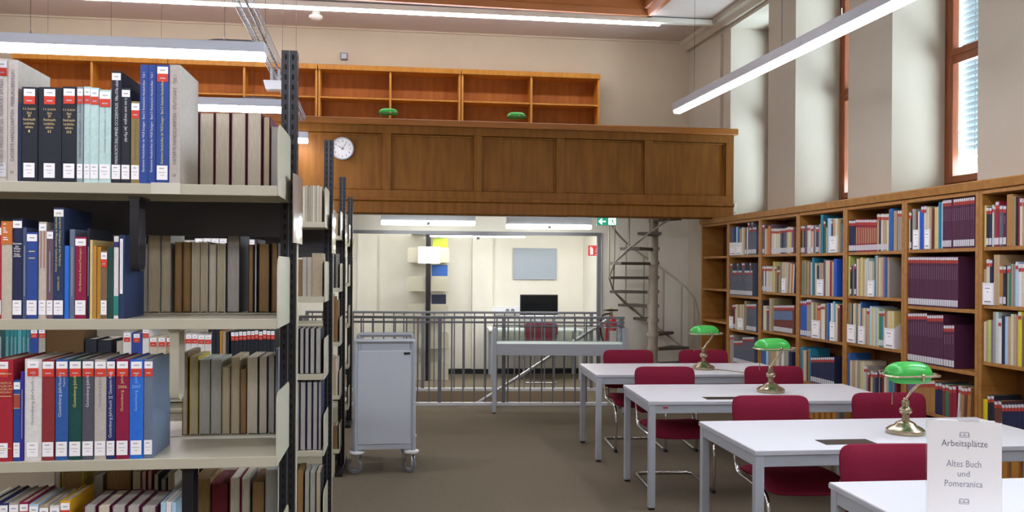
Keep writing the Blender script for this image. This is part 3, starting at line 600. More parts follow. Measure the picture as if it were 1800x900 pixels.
def make_chair(label):
    t = thing('cantilever_chair', label, 'chair', (0,0,0), 0, 'burgundy cantilever chairs at the reading tables')
    o = subsurf(cushion(.47, .495, .37, .055, .022).build('backrest', BURG, t, (0, 0, .495))); o.rotation_euler = (R(-7), 0, 0)
    m = MB(); nx, ny = 12, 12; vs = []                  # seat: front edge waterfalls, sides rounded
    for s in (1, -1):
        for j in range(ny+1):
            for i in range(nx+1):
                u, v = i/nx, j/ny; x = .485*(u-.5)*(1-.06*v); y = -.60+.58*v
                rc = .07; dx = max(0, abs(x)-(.2425-rc)); dy = max(0, abs(y+.31)-(.29-rc)); d = math.hypot(dx, dy)
                if dx > 0 and dy > 0 and d > rc: x -= math.copysign((1-rc/d)*dx, x); y -= math.copysign((1-rc/d)*dy, y+.31)
                e = min(1, min(u, 1-u)*8)*min(1, min(v, 1-v)*8); e = math.sqrt(max(0, 1-(1-e)**2))
                z = .445+.022*math.cos((v-.35)*3.2)-.03*max(0, .3-v)/.3*1.1+s*.033*(.2+.8*e)-.012*(1-(2*u-1)**2)
                vs.append((x, y, z))
    N1 = (nx+1)*(ny+1); id_ = lambda s, i, j: s*N1+j*(nx+1)+i; fs = []
    for j in range(ny):
        for i in range(nx):
            fs.append((id_(0,i,j), id_(0,i+1,j), id_(0,i+1,j+1), id_(0,i,j+1))); fs.append((id_(1,i,j+1), id_(1,i+1,j+1), id_(1,i+1,j), id_(1,i,j)))
    for i in range(nx): fs.append((id_(1,i,0), id_(1,i+1,0), id_(0,i+1,0), id_(0,i,0))); fs.append((id_(0,i,ny), id_(0,i+1,ny), id_(1,i+1,ny), id_(1,i,ny)))
    for j in range(ny): fs.append((id_(0,0,j), id_(0,0,j+1), id_(1,0,j+1), id_(1,0,j))); fs.append((id_(0,nx,j+1), id_(0,nx,j), id_(1,nx,j), id_(1,nx,j+1)))
    subsurf(m.add(vs, fs).build('seat', BURG, t))
    P = []
    q = [(.225, .045, .70), (.225, .03, .50), (.225, -.02, .405), (.225, -.53, .405), (.225, -.575, .30), (.225, -.56, .012), (.225, -.45, .012), (.225, .06, .012)]
    left = arcpath([(-a, b, c) for a, b, c in q]+[(.225, .06, .012)]+q[::-1][1:], .055, 5)
    MB().tube(left, .0115, 10).build('tube_frame', CHROME, t)
    for s in (-1, 1): MB().tube([(s*.225, -.565, .012), (s*.225, -.49, .012)], .0145, 8).build('floor_glide', RUBBER, t)
    return t
CH = [('A', 2.5425, 8.08, 'left burgundy chair behind the farthest reading table'), ('A', 3.272, 8.01, 'right burgundy chair behind the farthest reading table, close to the oak bookcases'),
      ('B', 2.3925, 6.637, 'left burgundy chair behind the second farthest reading table'), ('B', 3.288, 6.5715, 'right burgundy chair behind the second farthest table, past its green lamp'),
      ('C', 2.494, 5.009, 'left burgundy chair behind the table with the dark socket plate and paper sign'), ('C', 3.3025, 5.026, 'right burgundy chair behind the green lamp nearest the paper sign'), ('D', 2.3365, 3.5115, 'burgundy chair partly hidden by the paper sign, nearest of all')]
proto = None
for k, x, y, lab in CH:
    if proto is None: proto = make_chair(lab); c = proto
    else: c = copytree(proto)
    c['label'] = lab; c.location = (x, y+.03, 0); c.rotation_euler = (0, 0, R(-6.3))
c = copytree(proto); c['label'] = 'burgundy chair at the desk in the recess, seen through the display case'; c.location = (2.56, 12.35, 0); c.rotation_euler = (0, 0, R(172)); c['group'] = 'recess furniture'

# ================================================================== BANKER LAMPS
def make_lamp(label):
    t = thing('banker_lamp', label, 'lamp', (0,0,0), 0, 'green glass banker lamps')
    MB().lathe([(.098, 0), (.102, .008), (.100, .022), (.085, .034), (.058, .046), (.050, .058), (.036, .066), (.021, .072), (.019, .105)], 40).build('base', BRASS, t)
    MB().lathe([(.019, .105), (.030, .114), (.034, .126), (.030, .138), (.020, .146), (.020, .178), (.014, .182)], 32).build('stem', BRASS, t)
    MB().tube(smoothpath([(0, 0, .178), (.004, .0, .19), (.03, -.01, .235), (.046, -.04, .270), (.046, -.085, .300), (.034, -.106, .322)], 6), .0075, 10).build('arm', BRASS, t)
    MB().lathe([(.011, 0), (.014, .008), (.010, .018)], 14, (0, 0, .178)).build('swivel_joint', BRASS, t)
    # shade: half-round glass trough hung on two pivots
    m = MB(); L_ = .132; na, nb = 24, 20; vs = []; prof = []
    for i in range(na+1):
        x = math.sin((-1+2*i/na)*math.pi/2)*L_; prof.append((x, max(0, 1-(abs(x)/L_)**3.4)**(1/2.2)))
    for sgn in (1, .95):
        for x, e in prof:
            for j in range(nb+1):
                a = R(-14)+R(208)*j/nb; vs.append((x*(.985 if sgn < 1 else 1), -math.cos(a)*.070*e*sgn, math.sin(a)*.070*sgn*(e if a > 0 and a < math.pi else min(1, e*1.2))))
    n1 = (na+1)*(nb+1); fs = []
    for i in range(na):
        for j in range(nb):
            a, b, c, d = i*(nb+1)+j, (i+1)*(nb+1)+j, (i+1)*(nb+1)+j+1, i*(nb+1)+j+1
            fs.append((d, c, b, a)); fs.append((n1+a, n1+b, n1+c, n1+d))
        for j, f in ((0, 1), (nb, 0)):
            a, b = i*(nb+1)+j, (i+1)*(nb+1)+j; fs.append((a, b, n1+b, n1+a) if f else (b, a, n1+a, n1+b))
    m.add(vs, fs).build('shade', GREEN, t, (.0, -.02, .326))
    MB().tube(arcpath([(-.126, -.02, .326), (-.146, -.022, .326), (-.143, -.07, .322), (-.118, -.106, .322), (.13, -.106, .322), (.16, -.07, .322), (.164, -.022, .326), (.126, -.02, .326)], .03, 5), .0055, 8).build('yoke', BRASS, t)
    MB().lathe([(.004, -.012), (.011, -.006), (.011, .008), (.005, .014)], 14, (.034, -.106, .322)).build('yoke_screw', BRASS, t)
    for x in (-.137, .137): MB().lathe([(.008, -.006), (.008, .006)], 12, (x, -.02, .326)).build('pivot_knob', BRASS, t)
    m = MB().tube([(-.097, -.03, .33), (-.099, -.032, .222)], .0016, 6).tube([(-.099, -.032, .222), (-.0995, -.0325, .165)], [.0022, .0038], 8); m.build('pull_chain', BRASS, t)
    return t
LP = [(3.045, 7.50, .74, R(-2), 'green banker lamp on the farthest reading table'), (2.968, 6.03, .74, R(-4), 'green banker lamp on the middle reading table, before the blue journals'), (2.958, 4.40, .74, R(-2), 'large looking green banker lamp beside the paper sign'),
      (.325, 10.52, 3.175, R(-6), 'green lamp shade peeping over the gallery parapet, nearer the clock'), (1.85, 10.46, 3.175, R(-6), 'green lamp shade peeping over the gallery parapet, farther from the clock')]
proto = None
for x, y, z, rz, lab in LP:
    if proto is None: proto = make_lamp(lab); c = proto
    else: c = copytree(proto)
    c['label'] = lab; c.location = (x, y, z+.0006); c.rotation_euler = (0, 0, rz)
    if z < 1 and y < 5:                                # this one is swivelled towards the chair
        for ch in c.children:
            if ch.name.startswith('shade'): ch.rotation_euler = (R(28), 0, 0)
    if z > 1: c.scale = (.86,)*3
    if z > 1: c['group'] = 'banker lamps up on the gallery'
def cord(lab, pts, m, r=.004): return tag(MB().tube(smoothpath(pts, 6), r, 6).build('lamp_cord', m), lab, 'cable', 'cables of the reading tables')
cord('brass coloured cord running off the base of the farthest green lamp', [(3.13, 7.42, .746), (3.22, 7.30, .745), (3.30, 7.13, .745), (3.33, 7.08, .742), (3.335, 7.065, .70), (3.35, 7.06, .45), (3.5, 7.2, .02)], BRASS, .0035)
for k, (x, y) in enumerate([(3.62, 4.2), (3.70, 4.32), (3.72, 4.42)]):
    cord('black cable drooping under the nearest-lamp table, %s of three' % WORD[k], [(x-.30, y-.02, .05), (x-.1, y, .30+.05*k), (x+.1, y+.05, .46), (x+.35, y+.15, .52+.04*k)], RUBBER, .007)

# ================================================================== PAPER SIGN
sg = thing('paper_sign', 'white paper sign in a clear holder reading Arbeitsplätze Altes Buch und Pomeranica', 'sign', (2.127, 2.822, .742), R(-20))
m = MB().prism([(.02, 0), (.06, 0), (.06, .004), (.006, .004), (.006, .356), (-.002, .356), (-.002, 0)], -.126, .126, axis='x'); m.build('acrylic_holder', GLASS, sg, smooth=False)
ps = B(-.1235, .1235, -.0035, -.0025, .006, .352).build('paper_sheet', PAPER, sg, smooth=False)
B(-.1, -.02, -.004, .006, .3525, .358).box(.05, .1, -.004, .006, .3525, .358).build('fold_edge', PAPER, sg)
INK1 = mat('sign ink dark', '#6d7280', .9); INK2 = mat('sign ink', '#8f95a3', .9)
letters(sg, 'lettering', 'Arbeitsplätze', INK1, (0, .2725), .153, .030, 'h', -.004); letters(sg, 'lettering', 'Altes Buch', INK2, (-.002, .2035), .115, .024, 'h', -.004); letters(sg, 'lettering', 'und', INK2, (-.002, .168), .040, .021, 'h', -.004); letters(sg, 'lettering', 'Pomeranica', INK2, (-.002, .1325), .126, .023, 'h', -.004)
for z in (.307, .070):
    m = MB()
    for s in (-1, 1):
        p = [(s*.001, z+.007), (s*.008, z+.010), (s*.014, z+.008), (s*.014, z-.006), (s*.008, z-.004), (s*.001, z-.007)]; q = [(s*.0025, z+.0055), (s*.008, z+.008), (s*.0125, z+.0065), (s*.0125, z-.0043), (s*.008, z-.0025), (s*.0025, z-.0045)]
        for i in range(6):
            j = (i+1) % 6; m.prism([p[i], p[j], q[j], q[i]], -.0042, -.0036, axis='y')
        m.box(s*.015, s*.0165, -.0042, -.0036, z-.008, z+.006); m.box(min(s*.001, s*.0165), max(s*.001, s*.0165), -.0042, -.0036, z-.010, z-.0085)
    m.build('book_symbol', INK2, sg, smooth=False)

# book rows, metres: left ranges (offset along shelf, width, height, colour, labels, title); oak bookcases (Y, width, height, colour, labels)
LEFT = [
(1,0,'f',[(-0.792,0.0307,0.361,'wg','b','t1'),(-0.762,0.0276,0.359,'wg','','t2'),(-0.742,0.0082,0.234,'n','',''),(-0.715,0.0444,0.28,'k','b','o1'),(-0.658,0.0646,0.281,'k','b','o2'),(-0.603,0.0409,0.284,'k','b','o3'),(-0.573,0.0169,0.285,'gi','b','h1'),(-0.554,0.0181,0.287,'mi','b',''),(-0.532,0.0237,0.284,'mi','b',''),(-0.502,0.0332,0.278,'mi','b','h2'),(-0.471,0.0271,0.336,'k','w2','m1'),(-0.443,0.0253,0.286,'k','w2','m2'),(-0.416,0.0248,0.247,'ol','b','m3'),(-0.391,0.0229,0.358,'bl','','i1'),(-0.368,0.0215,0.359,'bl','','i1'),(-0.337,0.0364,0.359,'bl','b','i2'),(-0.302,0.0314,0.361,'wg','','t3')]),
(1,0,'b',[(-0.336,0.0508,0.279,'c','pl'),(-0.283,0.052,0.28,'c','pl'),(-0.231,0.0523,0.282,'c','pl'),(-0.177,0.0525,0.283,'c','pl'),(-0.124,0.0518,0.285,'c','pl'),(-0.083,0.0261,0.273,'ta','pl'),(-0.057,0.0213,0.24,'gw','gw')]),
(1,1,'f',[(-0.801,0.0196,0.275,'re','w2',''),(-0.776,0.0287,0.288,'be','','og'),(-0.747,0.0272,0.296,'n','w2','r1'),(-0.727,0.0098,0.271,'bg','','v1'),(-0.705,0.0305,0.257,'bl','w2','r2'),(-0.677,0.0218,0.288,'be','w2','v2'),(-0.656,0.0187,0.265,'ma','w2','v3'),(-0.631,0.0291,0.331,'n2','w2','d1'),(-0.608,0.012,0.218,'bb','',''),(-0.594,0.014,0.267,'gb','','v1'),(-0.569,0.0322,0.245,'cr','w2','p1'),(-0.548,0.0065,0.27,'k','','v1'),(-0.54,0.0073,0.236,'py','',''),(-0.53,0.01,0.219,'oc','',''),(-0.518,0.01,0.215,'oc','',''),(-0.503,0.0181,0.205,'ub','b',''),(-0.488,0.0093,0.216,'gr','',''),(-0.48,0.0052,0.216,'gr','',''),(-0.469,0.0133,0.248,'w','','wt'),(-0.453,0.0155,0.252,'n2','','ws')]),
(1,1,'b',[(-0.488,0.027,0.234,'gw','gw'),(-0.453,0.041,0.285,'be2','gw'),(-0.415,0.0318,0.285,'be2','gw'),(-0.374,0.0254,0.243,'br','br'),(-0.346,0.0264,0.243,'br','br'),(-0.317,0.0284,0.243,'ta','be'),(-0.289,0.0256,0.244,'ta','be'),(-0.261,0.0257,0.236,'c','gw'),(-0.232,0.0295,0.24,'be2','be'),(-0.192,0.0467,0.284,'gw','k'),(-0.133,0.0193,0.235,'ub','k'),(-0.117,0.0097,0.255,'c','k'),(-0.089,0.0395,0.24,'br','k'),(-0.053,0.0252,0.242,'br','k')]),
(1,2,'f',[(-0.784,0.0551,0.301,'re','b','c1'),(-0.745,0.019,0.24,'bl','w2','rb'),(-0.731,0.0082,0.265,'vi','','v1'),(-0.701,0.0476,0.302,'w','b','g1'),(-0.658,0.0351,0.3,'rb','b',''),(-0.62,0.036,0.3,'sb','b','g2'),(-0.582,0.036,0.3,'dg','b','g3'),(-0.546,0.0331,0.3,'sl','b','g4'),(-0.511,0.0332,0.299,'wg','b','g5'),(-0.481,0.0244,0.299,'n3','b','g6'),(-0.448,0.0375,0.299,'cr','b','g7'),(-0.408,0.0393,0.298,'bb','b','g8'),(-0.374,0.0254,0.298,'gb','b','')]),
(1,2,'b',[(-0.35,0.0208,0.284,'be2','ub'),(-0.321,0.0302,0.27,'be2','yl'),(-0.285,0.0369,0.26,'gg','gg'),(-0.247,0.0352,0.26,'gg','gg'),(-0.214,0.0277,0.234,'ta','ta'),(-0.183,0.0306,0.267,'ta','ta'),(-0.156,0.0211,0.227,'ub','ub'),(-0.126,0.0355,0.267,'c','c'),(-0.09,0.0328,0.268,'c','k'),(-0.062,0.0204,0.272,'gw','gw'),(-0.044,0.0117,0.294,'gb','gb')]),
(1,3,'f',[(-0.808,0.0275,0.295,'n3','b',''),(-0.781,0.0244,0.292,'n3','b',''),(-0.753,0.0273,0.293,'gw','b',''),(-0.725,0.0252,0.294,'cr','b',''),(-0.697,0.0268,0.287,'i','b',''),(-0.668,0.0263,0.282,'ta','b',''),(-0.639,0.0286,0.281,'w','b',''),(-0.609,0.0272,0.294,'yo','b',''),(-0.329,0.0157,0.281,'i','',''),(-0.313,0.0136,0.282,'w','',''),(-0.299,0.0119,0.28,'i','','')]),
(1,3,'x',[(-0.539,0.0379,0.277,'gw','pl'),(-0.499,0.0389,0.276,'c','pl'),(-0.457,0.0423,0.275,'gw','pl'),(-0.415,0.0392,0.273,'gw','pl'),(-0.371,0.046,0.269,'gw','pl')]),
(1,3,'b',[(-0.762,0.02,0.335,'c','gw'),(-0.713,0.07,0.296,'ub','yl'),(-0.63,0.0303,0.286,'gw','gw'),(-0.565,0.0857,0.331,'br2','br2'),(-0.507,0.026,0.296,'c','c'),(-0.483,0.0177,0.296,'c','cr'),(-0.464,0.0168,0.297,'c','cr'),(-0.443,0.0197,0.285,'k','k'),(-0.419,0.0234,0.269,'gw','k'),(-0.393,0.0235,0.288,'be','be'),(-0.292,0.0558,0.266,'br','br'),(-0.233,0.0542,0.249,'dr','dr'),(-0.182,0.0392,0.265,'w','cr'),(-0.146,0.0288,0.264,'w','gw'),(-0.104,0.0414,0.251,'ub','ub'),(-0.059,0.0434,0.293,'gw','gw')]),
(2,0,'f',[(-0.135,0.0143,0.171,'c','',''),(-0.122,0.0107,0.181,'c','',''),(-0.108,0.0137,0.193,'c','',''),(-0.094,0.0122,0.197,'gw','',''),(-0.081,0.0092,0.191,'ta','',''),(-0.07,0.0107,0.197,'gw','',''),(-0.057,0.0122,0.197,'c','',''),(-0.045,0.0092,0.195,'gw','',''),(-0.034,0.0107,0.198,'c','',''),(-0.02,0.0138,0.192,'be','','')]),
(2,1,'f',[(-0.77,0.0633,0.281,'wg','',''),(-0.708,0.0562,0.3,'wg','',''),(-0.657,0.0417,0.31,'w','w2',''),(-0.614,0.0389,0.311,'w','w2',''),(-0.573,0.039,0.311,'w','w2',''),(-0.532,0.0391,0.311,'w','w2',''),(-0.455,0.106,0.272,'k','',''),(-0.384,0.029,0.307,'w','b',''),(-0.318,0.0949,0.261,'n','',''),(-0.135,0.0354,0.201,'br','',''),(-0.103,0.0234,0.214,'gw','',''),(-0.077,0.0234,0.214,'gw','',''),(-0.036,0.0554,0.236,'be2','','')]),
(2,2,'f',[(-1.65,0.0463,0.262,'gr','','v1'),(-1.615,0.0206,0.262,'te','','v1'),(-1.594,0.0178,0.262,'te','','v1'),(-1.575,0.0179,0.259,'te','','v1'),(-1.555,0.0179,0.259,'ti','','v1'),(-1.534,0.0207,0.259,'te','','v1'),(-1.513,0.0179,0.256,'te','','v1'),(-1.483,0.0403,0.253,'bl','b',''),(-1.445,0.0315,0.253,'gw','b',''),(-1.332,0.1855,0.246,'br2','',''),(-1.202,0.0561,0.195,'k','',''),(-1.135,0.0649,0.189,'k','',''),(-1.058,0.0307,0.182,'gw','',''),(-1.02,0.0409,0.23,'w','b',''),(-0.971,0.0531,0.227,'bl','b',''),(-0.926,0.0324,0.251,'w','b',''),(-0.887,0.0412,0.205,'be','b',''),(-0.844,0.0419,0.205,'be','b',''),(-0.803,0.0361,0.205,'ta','b',''),(-0.737,0.0255,0.22,'be','b',''),(-0.707,0.0302,0.22,'w','b',''),(-0.675,0.0303,0.22,'w','b',''),(-0.641,0.0333,0.217,'w','b',''),(-0.606,0.0333,0.216,'w','b',''),(-0.577,0.0169,0.241,'k','',''),(-0.557,0.019,0.241,'k','',''),(-0.54,0.0131,0.234,'oc','',''),(-0.523,0.016,0.231,'ta','',''),(-0.506,0.0161,0.225,'k','',''),(-0.478,0.0191,0.234,'k','b',''),(-0.458,0.0191,0.234,'k','b',''),(-0.437,0.0191,0.237,'k','b',''),(-0.416,0.0191,0.237,'k','b',''),(-0.395,0.0191,0.24,'k','b',''),(-0.374,0.0192,0.24,'k','b',''),(-0.354,0.0192,0.243,'k','b',''),(-0.333,0.0192,0.237,'k','b',''),(-0.312,0.0192,0.243,'k','b',''),(-0.291,0.0193,0.24,'k','b',''),(-0.269,0.0202,0.24,'k','b','')]),
(2,2,'x',[(-0.143,0.0264,0.245,'gs','k'),(-0.115,0.0252,0.245,'gs','k'),(-0.088,0.0252,0.245,'gs','k'),(-0.059,0.0283,0.245,'gs','k'),(-0.027,0.0314,0.245,'gs','k')]),
(2,3,'x',[(-0.141,0.0324,0.374,'gs','n'),(-0.107,0.0328,0.374,'gs','n'),(-0.073,0.0295,0.373,'gs','n'),(-0.042,0.0283,0.373,'gs','n'),(-0.017,0.0193,0.373,'gs','n')]),
(2,4,'x',[(-0.151,0.0264,0.306,'ub','br'),(-0.119,0.0328,0.309,'br','br'),(-0.083,0.0234,0.302,'gg','gg'),(-0.053,0.028,0.301,'gg','gg'),(-0.022,0.0296,0.3,'be2','k')]),
(3,0,'f',[(-0.049,0.021,0.201,'gw','',''),(-0.026,0.0197,0.175,'ta','','')]),
(3,1,'f',[(-0.056,0.0123,0.258,'dr','',''),(-0.04,0.0153,0.249,'k','',''),(-0.021,0.0175,0.267,'gs','','')]),
(3,2,'f',[(-0.057,0.0101,0.377,'be','',''),(-0.042,0.0153,0.351,'br','',''),(-0.022,0.0197,0.324,'br','','')]),
(3,3,'f',[(-0.052,0.0144,0.297,'be','',''),(-0.035,0.0153,0.288,'ta','',''),(-0.018,0.0153,0.292,'be','','')]),
(3,4,'f',[(-0.046,0.0253,0.176,'br','',''),(-0.02,0.0219,0.185,'ub','','')]),
]
RIGHT = [
(2,0,[(9.5658,0.0551,0.321,'m',''),(9.5128,0.0476,0.318,'b',''),(9.4648,0.0471,0.316,'n',''),(9.4169,0.0467,0.32,'i',''),(9.3699,0.0463,0.318,'b',''),(9.3259,0.0392,0.297,'t',''),(9.2669,0.0519,0.307,'c',''),(9.2209,0.0383,0.299,'t',''),(9.1779,0.0458,0.271,'s','w'),(9.1419,0.0248,0.301,'w',''),(9.1069,0.0426,0.369,'s','b'),(9.061,0.0472,0.298,'s','b'),(9.021,0.0317,0.377,'s','b'),(8.981,0.0452,0.3,'s','b'),(8.936,0.0448,0.298,'s','b')]),
(2,1,[(9.5758,0.0351,0.363,'s','b'),(9.5399,0.0349,0.363,'s','b'),(9.5021,0.0385,0.284,'s','b'),(9.4624,0.0383,0.284,'s','b'),(9.4236,0.0379,0.285,'s','b'),(9.3877,0.0325,0.362,'s','b'),(9.3556,0.0306,0.285,'s','b'),(9.3235,0.0304,0.285,'s','b'),(9.2932,0.0301,0.285,'s','b'),(9.2583,0.0366,0.368,'s','b'),(9.2214,0.0363,0.367,'s','b'),(9.1864,0.0311,0.285,'s','b'),(9.1543,0.0309,0.285,'s','b'),(9.1231,0.0307,0.285,'s','b'),(9.0919,0.0305,0.285,'s','b'),(9.0608,0.0302,0.366,'s','b'),(9.0248,0.0395,0.286,'s','b')]),
(2,2,[(9.5776,0.0314,0.134,'c',''),(9.5459,0.0312,0.136,'t',''),(9.5113,0.0359,0.275,'k','b'),(9.4748,0.0356,0.277,'d','b'),(9.4383,0.0353,0.278,'c','b'),(9.4056,0.0291,0.28,'c',''),(9.3757,0.0289,0.281,'t',''),(9.3364,0.0328,0.283,'t',''),(9.3027,0.0325,0.284,'c',''),(9.27,0.0323,0.286,'t',''),(9.2372,0.0321,0.287,'c',''),(9.1802,0.0562,0.327,'o',''),(9.1344,0.0346,0.298,'s','b'),(9.0988,0.0343,0.299,'s','b'),(9.0642,0.034,0.301,'s','b'),(9.0287,0.0339,0.302,'s','b'),(8.9941,0.0336,0.304,'s','b'),(8.9595,0.0334,0.305,'s','b'),(8.9258,0.0332,0.307,'s','b')]),
(2,3,[(9.5669,0.053,0.31,'g','r'),(9.5129,0.0524,0.315,'g','r'),(9.4689,0.0343,0.253,'s','b'),(9.4339,0.034,0.256,'s','b'),(9.3988,0.0338,0.259,'s','b'),(9.3647,0.0335,0.262,'s','b'),(9.3306,0.0332,0.266,'s','b'),(9.2964,0.0329,0.269,'s','b'),(9.2632,0.0328,0.272,'s','b'),(9.2245,0.0419,0.313,'s','b'),(9.1823,0.0416,0.317,'s','b'),(9.1401,0.0411,0.32,'s','b'),(9.0978,0.0408,0.324,'s','b'),(9.0565,0.0404,0.327,'s','b'),(9.0161,0.04,0.331,'s','b'),(8.9747,0.0396,0.334,'s','b')]),
(3,0,[(8.7426,0.0536,0.314,'m','b'),(8.6985,0.0334,0.27,'c',''),(8.6642,0.0332,0.268,'t',''),(8.6181,0.0569,0.296,'O',''),(8.5779,0.023,0.312,'m',''),(8.5505,0.03,0.263,'c','b'),(8.5191,0.0298,0.262,'c','b'),(8.4839,0.0389,0.26,'w','b'),(8.4407,0.0455,0.258,'c','b'),(8.3947,0.045,0.256,'c','b'),(8.3545,0.0347,0.26,'s','b'),(8.3192,0.0344,0.259,'n','b'),(8.284,0.0342,0.257,'s','b'),(8.2536,0.0247,0.261,'m','b'),(8.2281,0.0245,0.26,'g','b'),(8.1948,0.0397,0.264,'c','b'),(8.1546,0.0393,0.262,'y','b'),(8.1095,0.0486,0.26,'m','b'),(8.0733,0.0225,0.259,'d',''),(8.0498,0.0224,0.258,'m','')]),
(3,1,[(8.7544,0.0298,0.269,'s','b'),(8.7234,0.0296,0.269,'w','b'),(8.6934,0.0294,0.268,'m','b'),(8.6634,0.0292,0.268,'w','b'),(8.6295,0.0366,0.268,'c','b'),(8.5917,0.0363,0.268,'c','b'),(8.5549,0.0359,0.268,'c','b'),(8.5055,0.0433,0.315,'y',''),(8.459,0.0475,0.268,'o','r'),(8.4183,0.0321,0.233,'u','r'),(8.3854,0.032,0.233,'g','r'),(8.3496,0.0373,0.302,'o',''),(8.3137,0.0244,0.308,'c',''),(8.2885,0.0242,0.308,'t',''),(8.2634,0.0241,0.308,'c',''),(8.2353,0.0207,0.307,'c','',4),(8.214,0.0206,0.307,'t','',4),(8.1917,0.0205,0.307,'m','',4),(8.1616,0.0289,0.296,'c','',4),(8.1316,0.0287,0.296,'O','',4),(8.0987,0.0263,0.284,'c','',4),(8.0716,0.0262,0.284,'n','',4)]),
(3,2,[(8.7575,0.0238,0.317,'k',''),(8.7257,0.038,0.258,'c',''),(8.6866,0.0376,0.26,'c',''),(8.653,0.0292,0.237,'s','r'),(8.623,0.0291,0.239,'m','r'),(8.5803,0.0534,0.342,'t',''),(8.5266,0.0527,0.344,'o',''),(8.4812,0.0371,0.275,'U','b'),(8.443,0.0368,0.277,'U','b'),(8.4058,0.0365,0.279,'U','b'),(8.3685,0.0361,0.28,'U','b'),(8.3313,0.0358,0.282,'U','b'),(8.2949,0.0355,0.284,'U','b'),(8.2586,0.0351,0.285,'U','b'),(8.2231,0.0349,0.287,'U','b'),(8.1877,0.0346,0.289,'U','b'),(8.1522,0.0342,0.29,'U','b'),(8.1168,0.034,0.292,'U','b'),(8.0823,0.0341,0.293,'u','r')]),
(3,3,[(8.7453,0.048,0.21,'b',''),(8.6968,0.0475,0.215,'b',''),(8.6493,0.0469,0.219,'i',''),(8.5952,0.0599,0.213,'g',''),(8.5345,0.059,0.219,'t',''),(8.4748,0.0582,0.225,'t',''),(8.416,0.0573,0.23,'c',''),(8.3582,0.0566,0.236,'g',''),(8.3041,0.0496,0.247,'w',''),(8.2547,0.049,0.252,'g',''),(8.2052,0.0484,0.257,'g',''),(8.1455,0.0684,0.252,'n','')]),
(4,0,[(7.9307,0.0252,0.271,'k','b'),(7.9044,0.025,0.27,'o','b'),(7.8791,0.0249,0.269,'k','b'),(7.843,0.0455,0.267,'m',''),(7.806,0.0261,0.27,'c','b'),(7.7787,0.0259,0.269,'w','b'),(7.7553,0.0189,0.263,'c','b'),(7.7358,0.0188,0.262,'O','b'),(7.7163,0.0187,0.261,'w','b'),(7.6939,0.0254,0.265,'m',''),(7.6675,0.0252,0.264,'g',''),(7.6402,0.026,0.252,'n','b'),(7.6139,0.0258,0.25,'m','b'),(7.5886,0.0238,0.27,'t',''),(7.5535,0.0442,0.353,'a',''),(7.5203,0.0206,0.299,'k','r'),(7.4989,0.0205,0.297,'e','r'),(7.4784,0.0175,0.234,'c',''),(7.4599,0.0175,0.233,'k',''),(7.4355,0.0311,0.315,'i',''),(7.4034,0.0308,0.313,'i',''),(7.3741,0.0261,0.291,'n','r'),(7.34,0.0393,0.309,'t',''),(7.3,0.0389,0.307,'c',''),(7.2679,0.0253,0.295,'t',''),(7.2415,0.0252,0.294,'o',''),(7.2065,0.0422,0.251,'s','')]),
(4,1,[(7.9334,0.0198,0.307,'m',''),(7.9119,0.0231,0.329,'o',''),(7.8873,0.023,0.329,'o',''),(7.8638,0.0229,0.329,'o',''),(7.8403,0.0228,0.317,'o',''),(7.8167,0.0227,0.317,'t',''),(7.7932,0.0225,0.317,'o',''),(7.7677,0.026,0.312,'m',''),(7.7412,0.0258,0.311,'c',''),(7.7098,0.0345,0.354,'a',''),(7.6813,0.0206,0.306,'o',''),(7.6598,0.0205,0.305,'c',''),(7.6166,0.0336,0.279,'n',''),(7.5862,0.0245,0.305,'t',''),(7.5617,0.0244,0.305,'g',''),(7.5362,0.0242,0.305,'t',''),(7.4989,0.0327,0.336,'m',''),(7.4636,0.0361,0.325,'c',''),(7.4273,0.0358,0.325,'c',''),(7.392,0.0318,0.319,'r',''),(7.3576,0.0351,0.314,'t',''),(7.3262,0.0259,0.339,'B',''),(7.2997,0.0257,0.339,'B','')]),
(4,2,[(7.9235,0.0396,0.342,'B','b'),(7.8826,0.0393,0.344,'b','b'),(7.8425,0.0389,0.345,'B','b'),(7.8016,0.0419,0.358,'g','b'),(7.7597,0.0414,0.359,'g','b'),(7.7206,0.035,0.334,'c',''),(7.6749,0.0297,0.325,'o',''),(7.6442,0.0294,0.326,'t',''),(7.6191,0.0205,0.311,'O','b'),(7.5977,0.0204,0.312,'O','b'),(7.5763,0.0203,0.313,'O','b'),(7.5493,0.0246,0.325,'c','r'),(7.5241,0.0244,0.326,'w','r'),(7.499,0.0243,0.327,'c','r'),(7.4785,0.0151,0.323,'k',''),(7.4627,0.015,0.324,'w',''),(7.431,0.0454,0.34,'b',''),(7.3733,0.0319,0.338,'w',''),(7.3463,0.0199,0.354,'i',''),(7.3258,0.0198,0.355,'a',''),(7.2904,0.0383,0.336,'c',''),(7.2495,0.0414,0.328,'u','r')]),
(4,3,[(7.9191,0.0484,0.317,'a',''),(7.8827,0.0242,0.288,'t',''),(7.8572,0.0241,0.29,'c',''),(7.8326,0.0239,0.293,'t',''),(7.8089,0.0211,0.29,'d',''),(7.7898,0.015,0.308,'o',''),(7.7743,0.015,0.309,'o',''),(7.7533,0.0248,0.317,'a',''),(7.7205,0.0362,0.239,'n','b'),(7.6832,0.0359,0.243,'n','b'),(7.6468,0.0355,0.247,'n','b'),(7.6103,0.0351,0.251,'n','b'),(7.5748,0.0349,0.255,'n','b'),(7.5393,0.0345,0.259,'n','b'),(7.5037,0.0341,0.263,'n','b'),(7.4691,0.0339,0.267,'n','b'),(7.4345,0.0335,0.27,'n','b'),(7.4008,0.0332,0.274,'n','b'),(7.3662,0.0329,0.278,'n','b'),(7.3334,0.0326,0.281,'n','b')]),
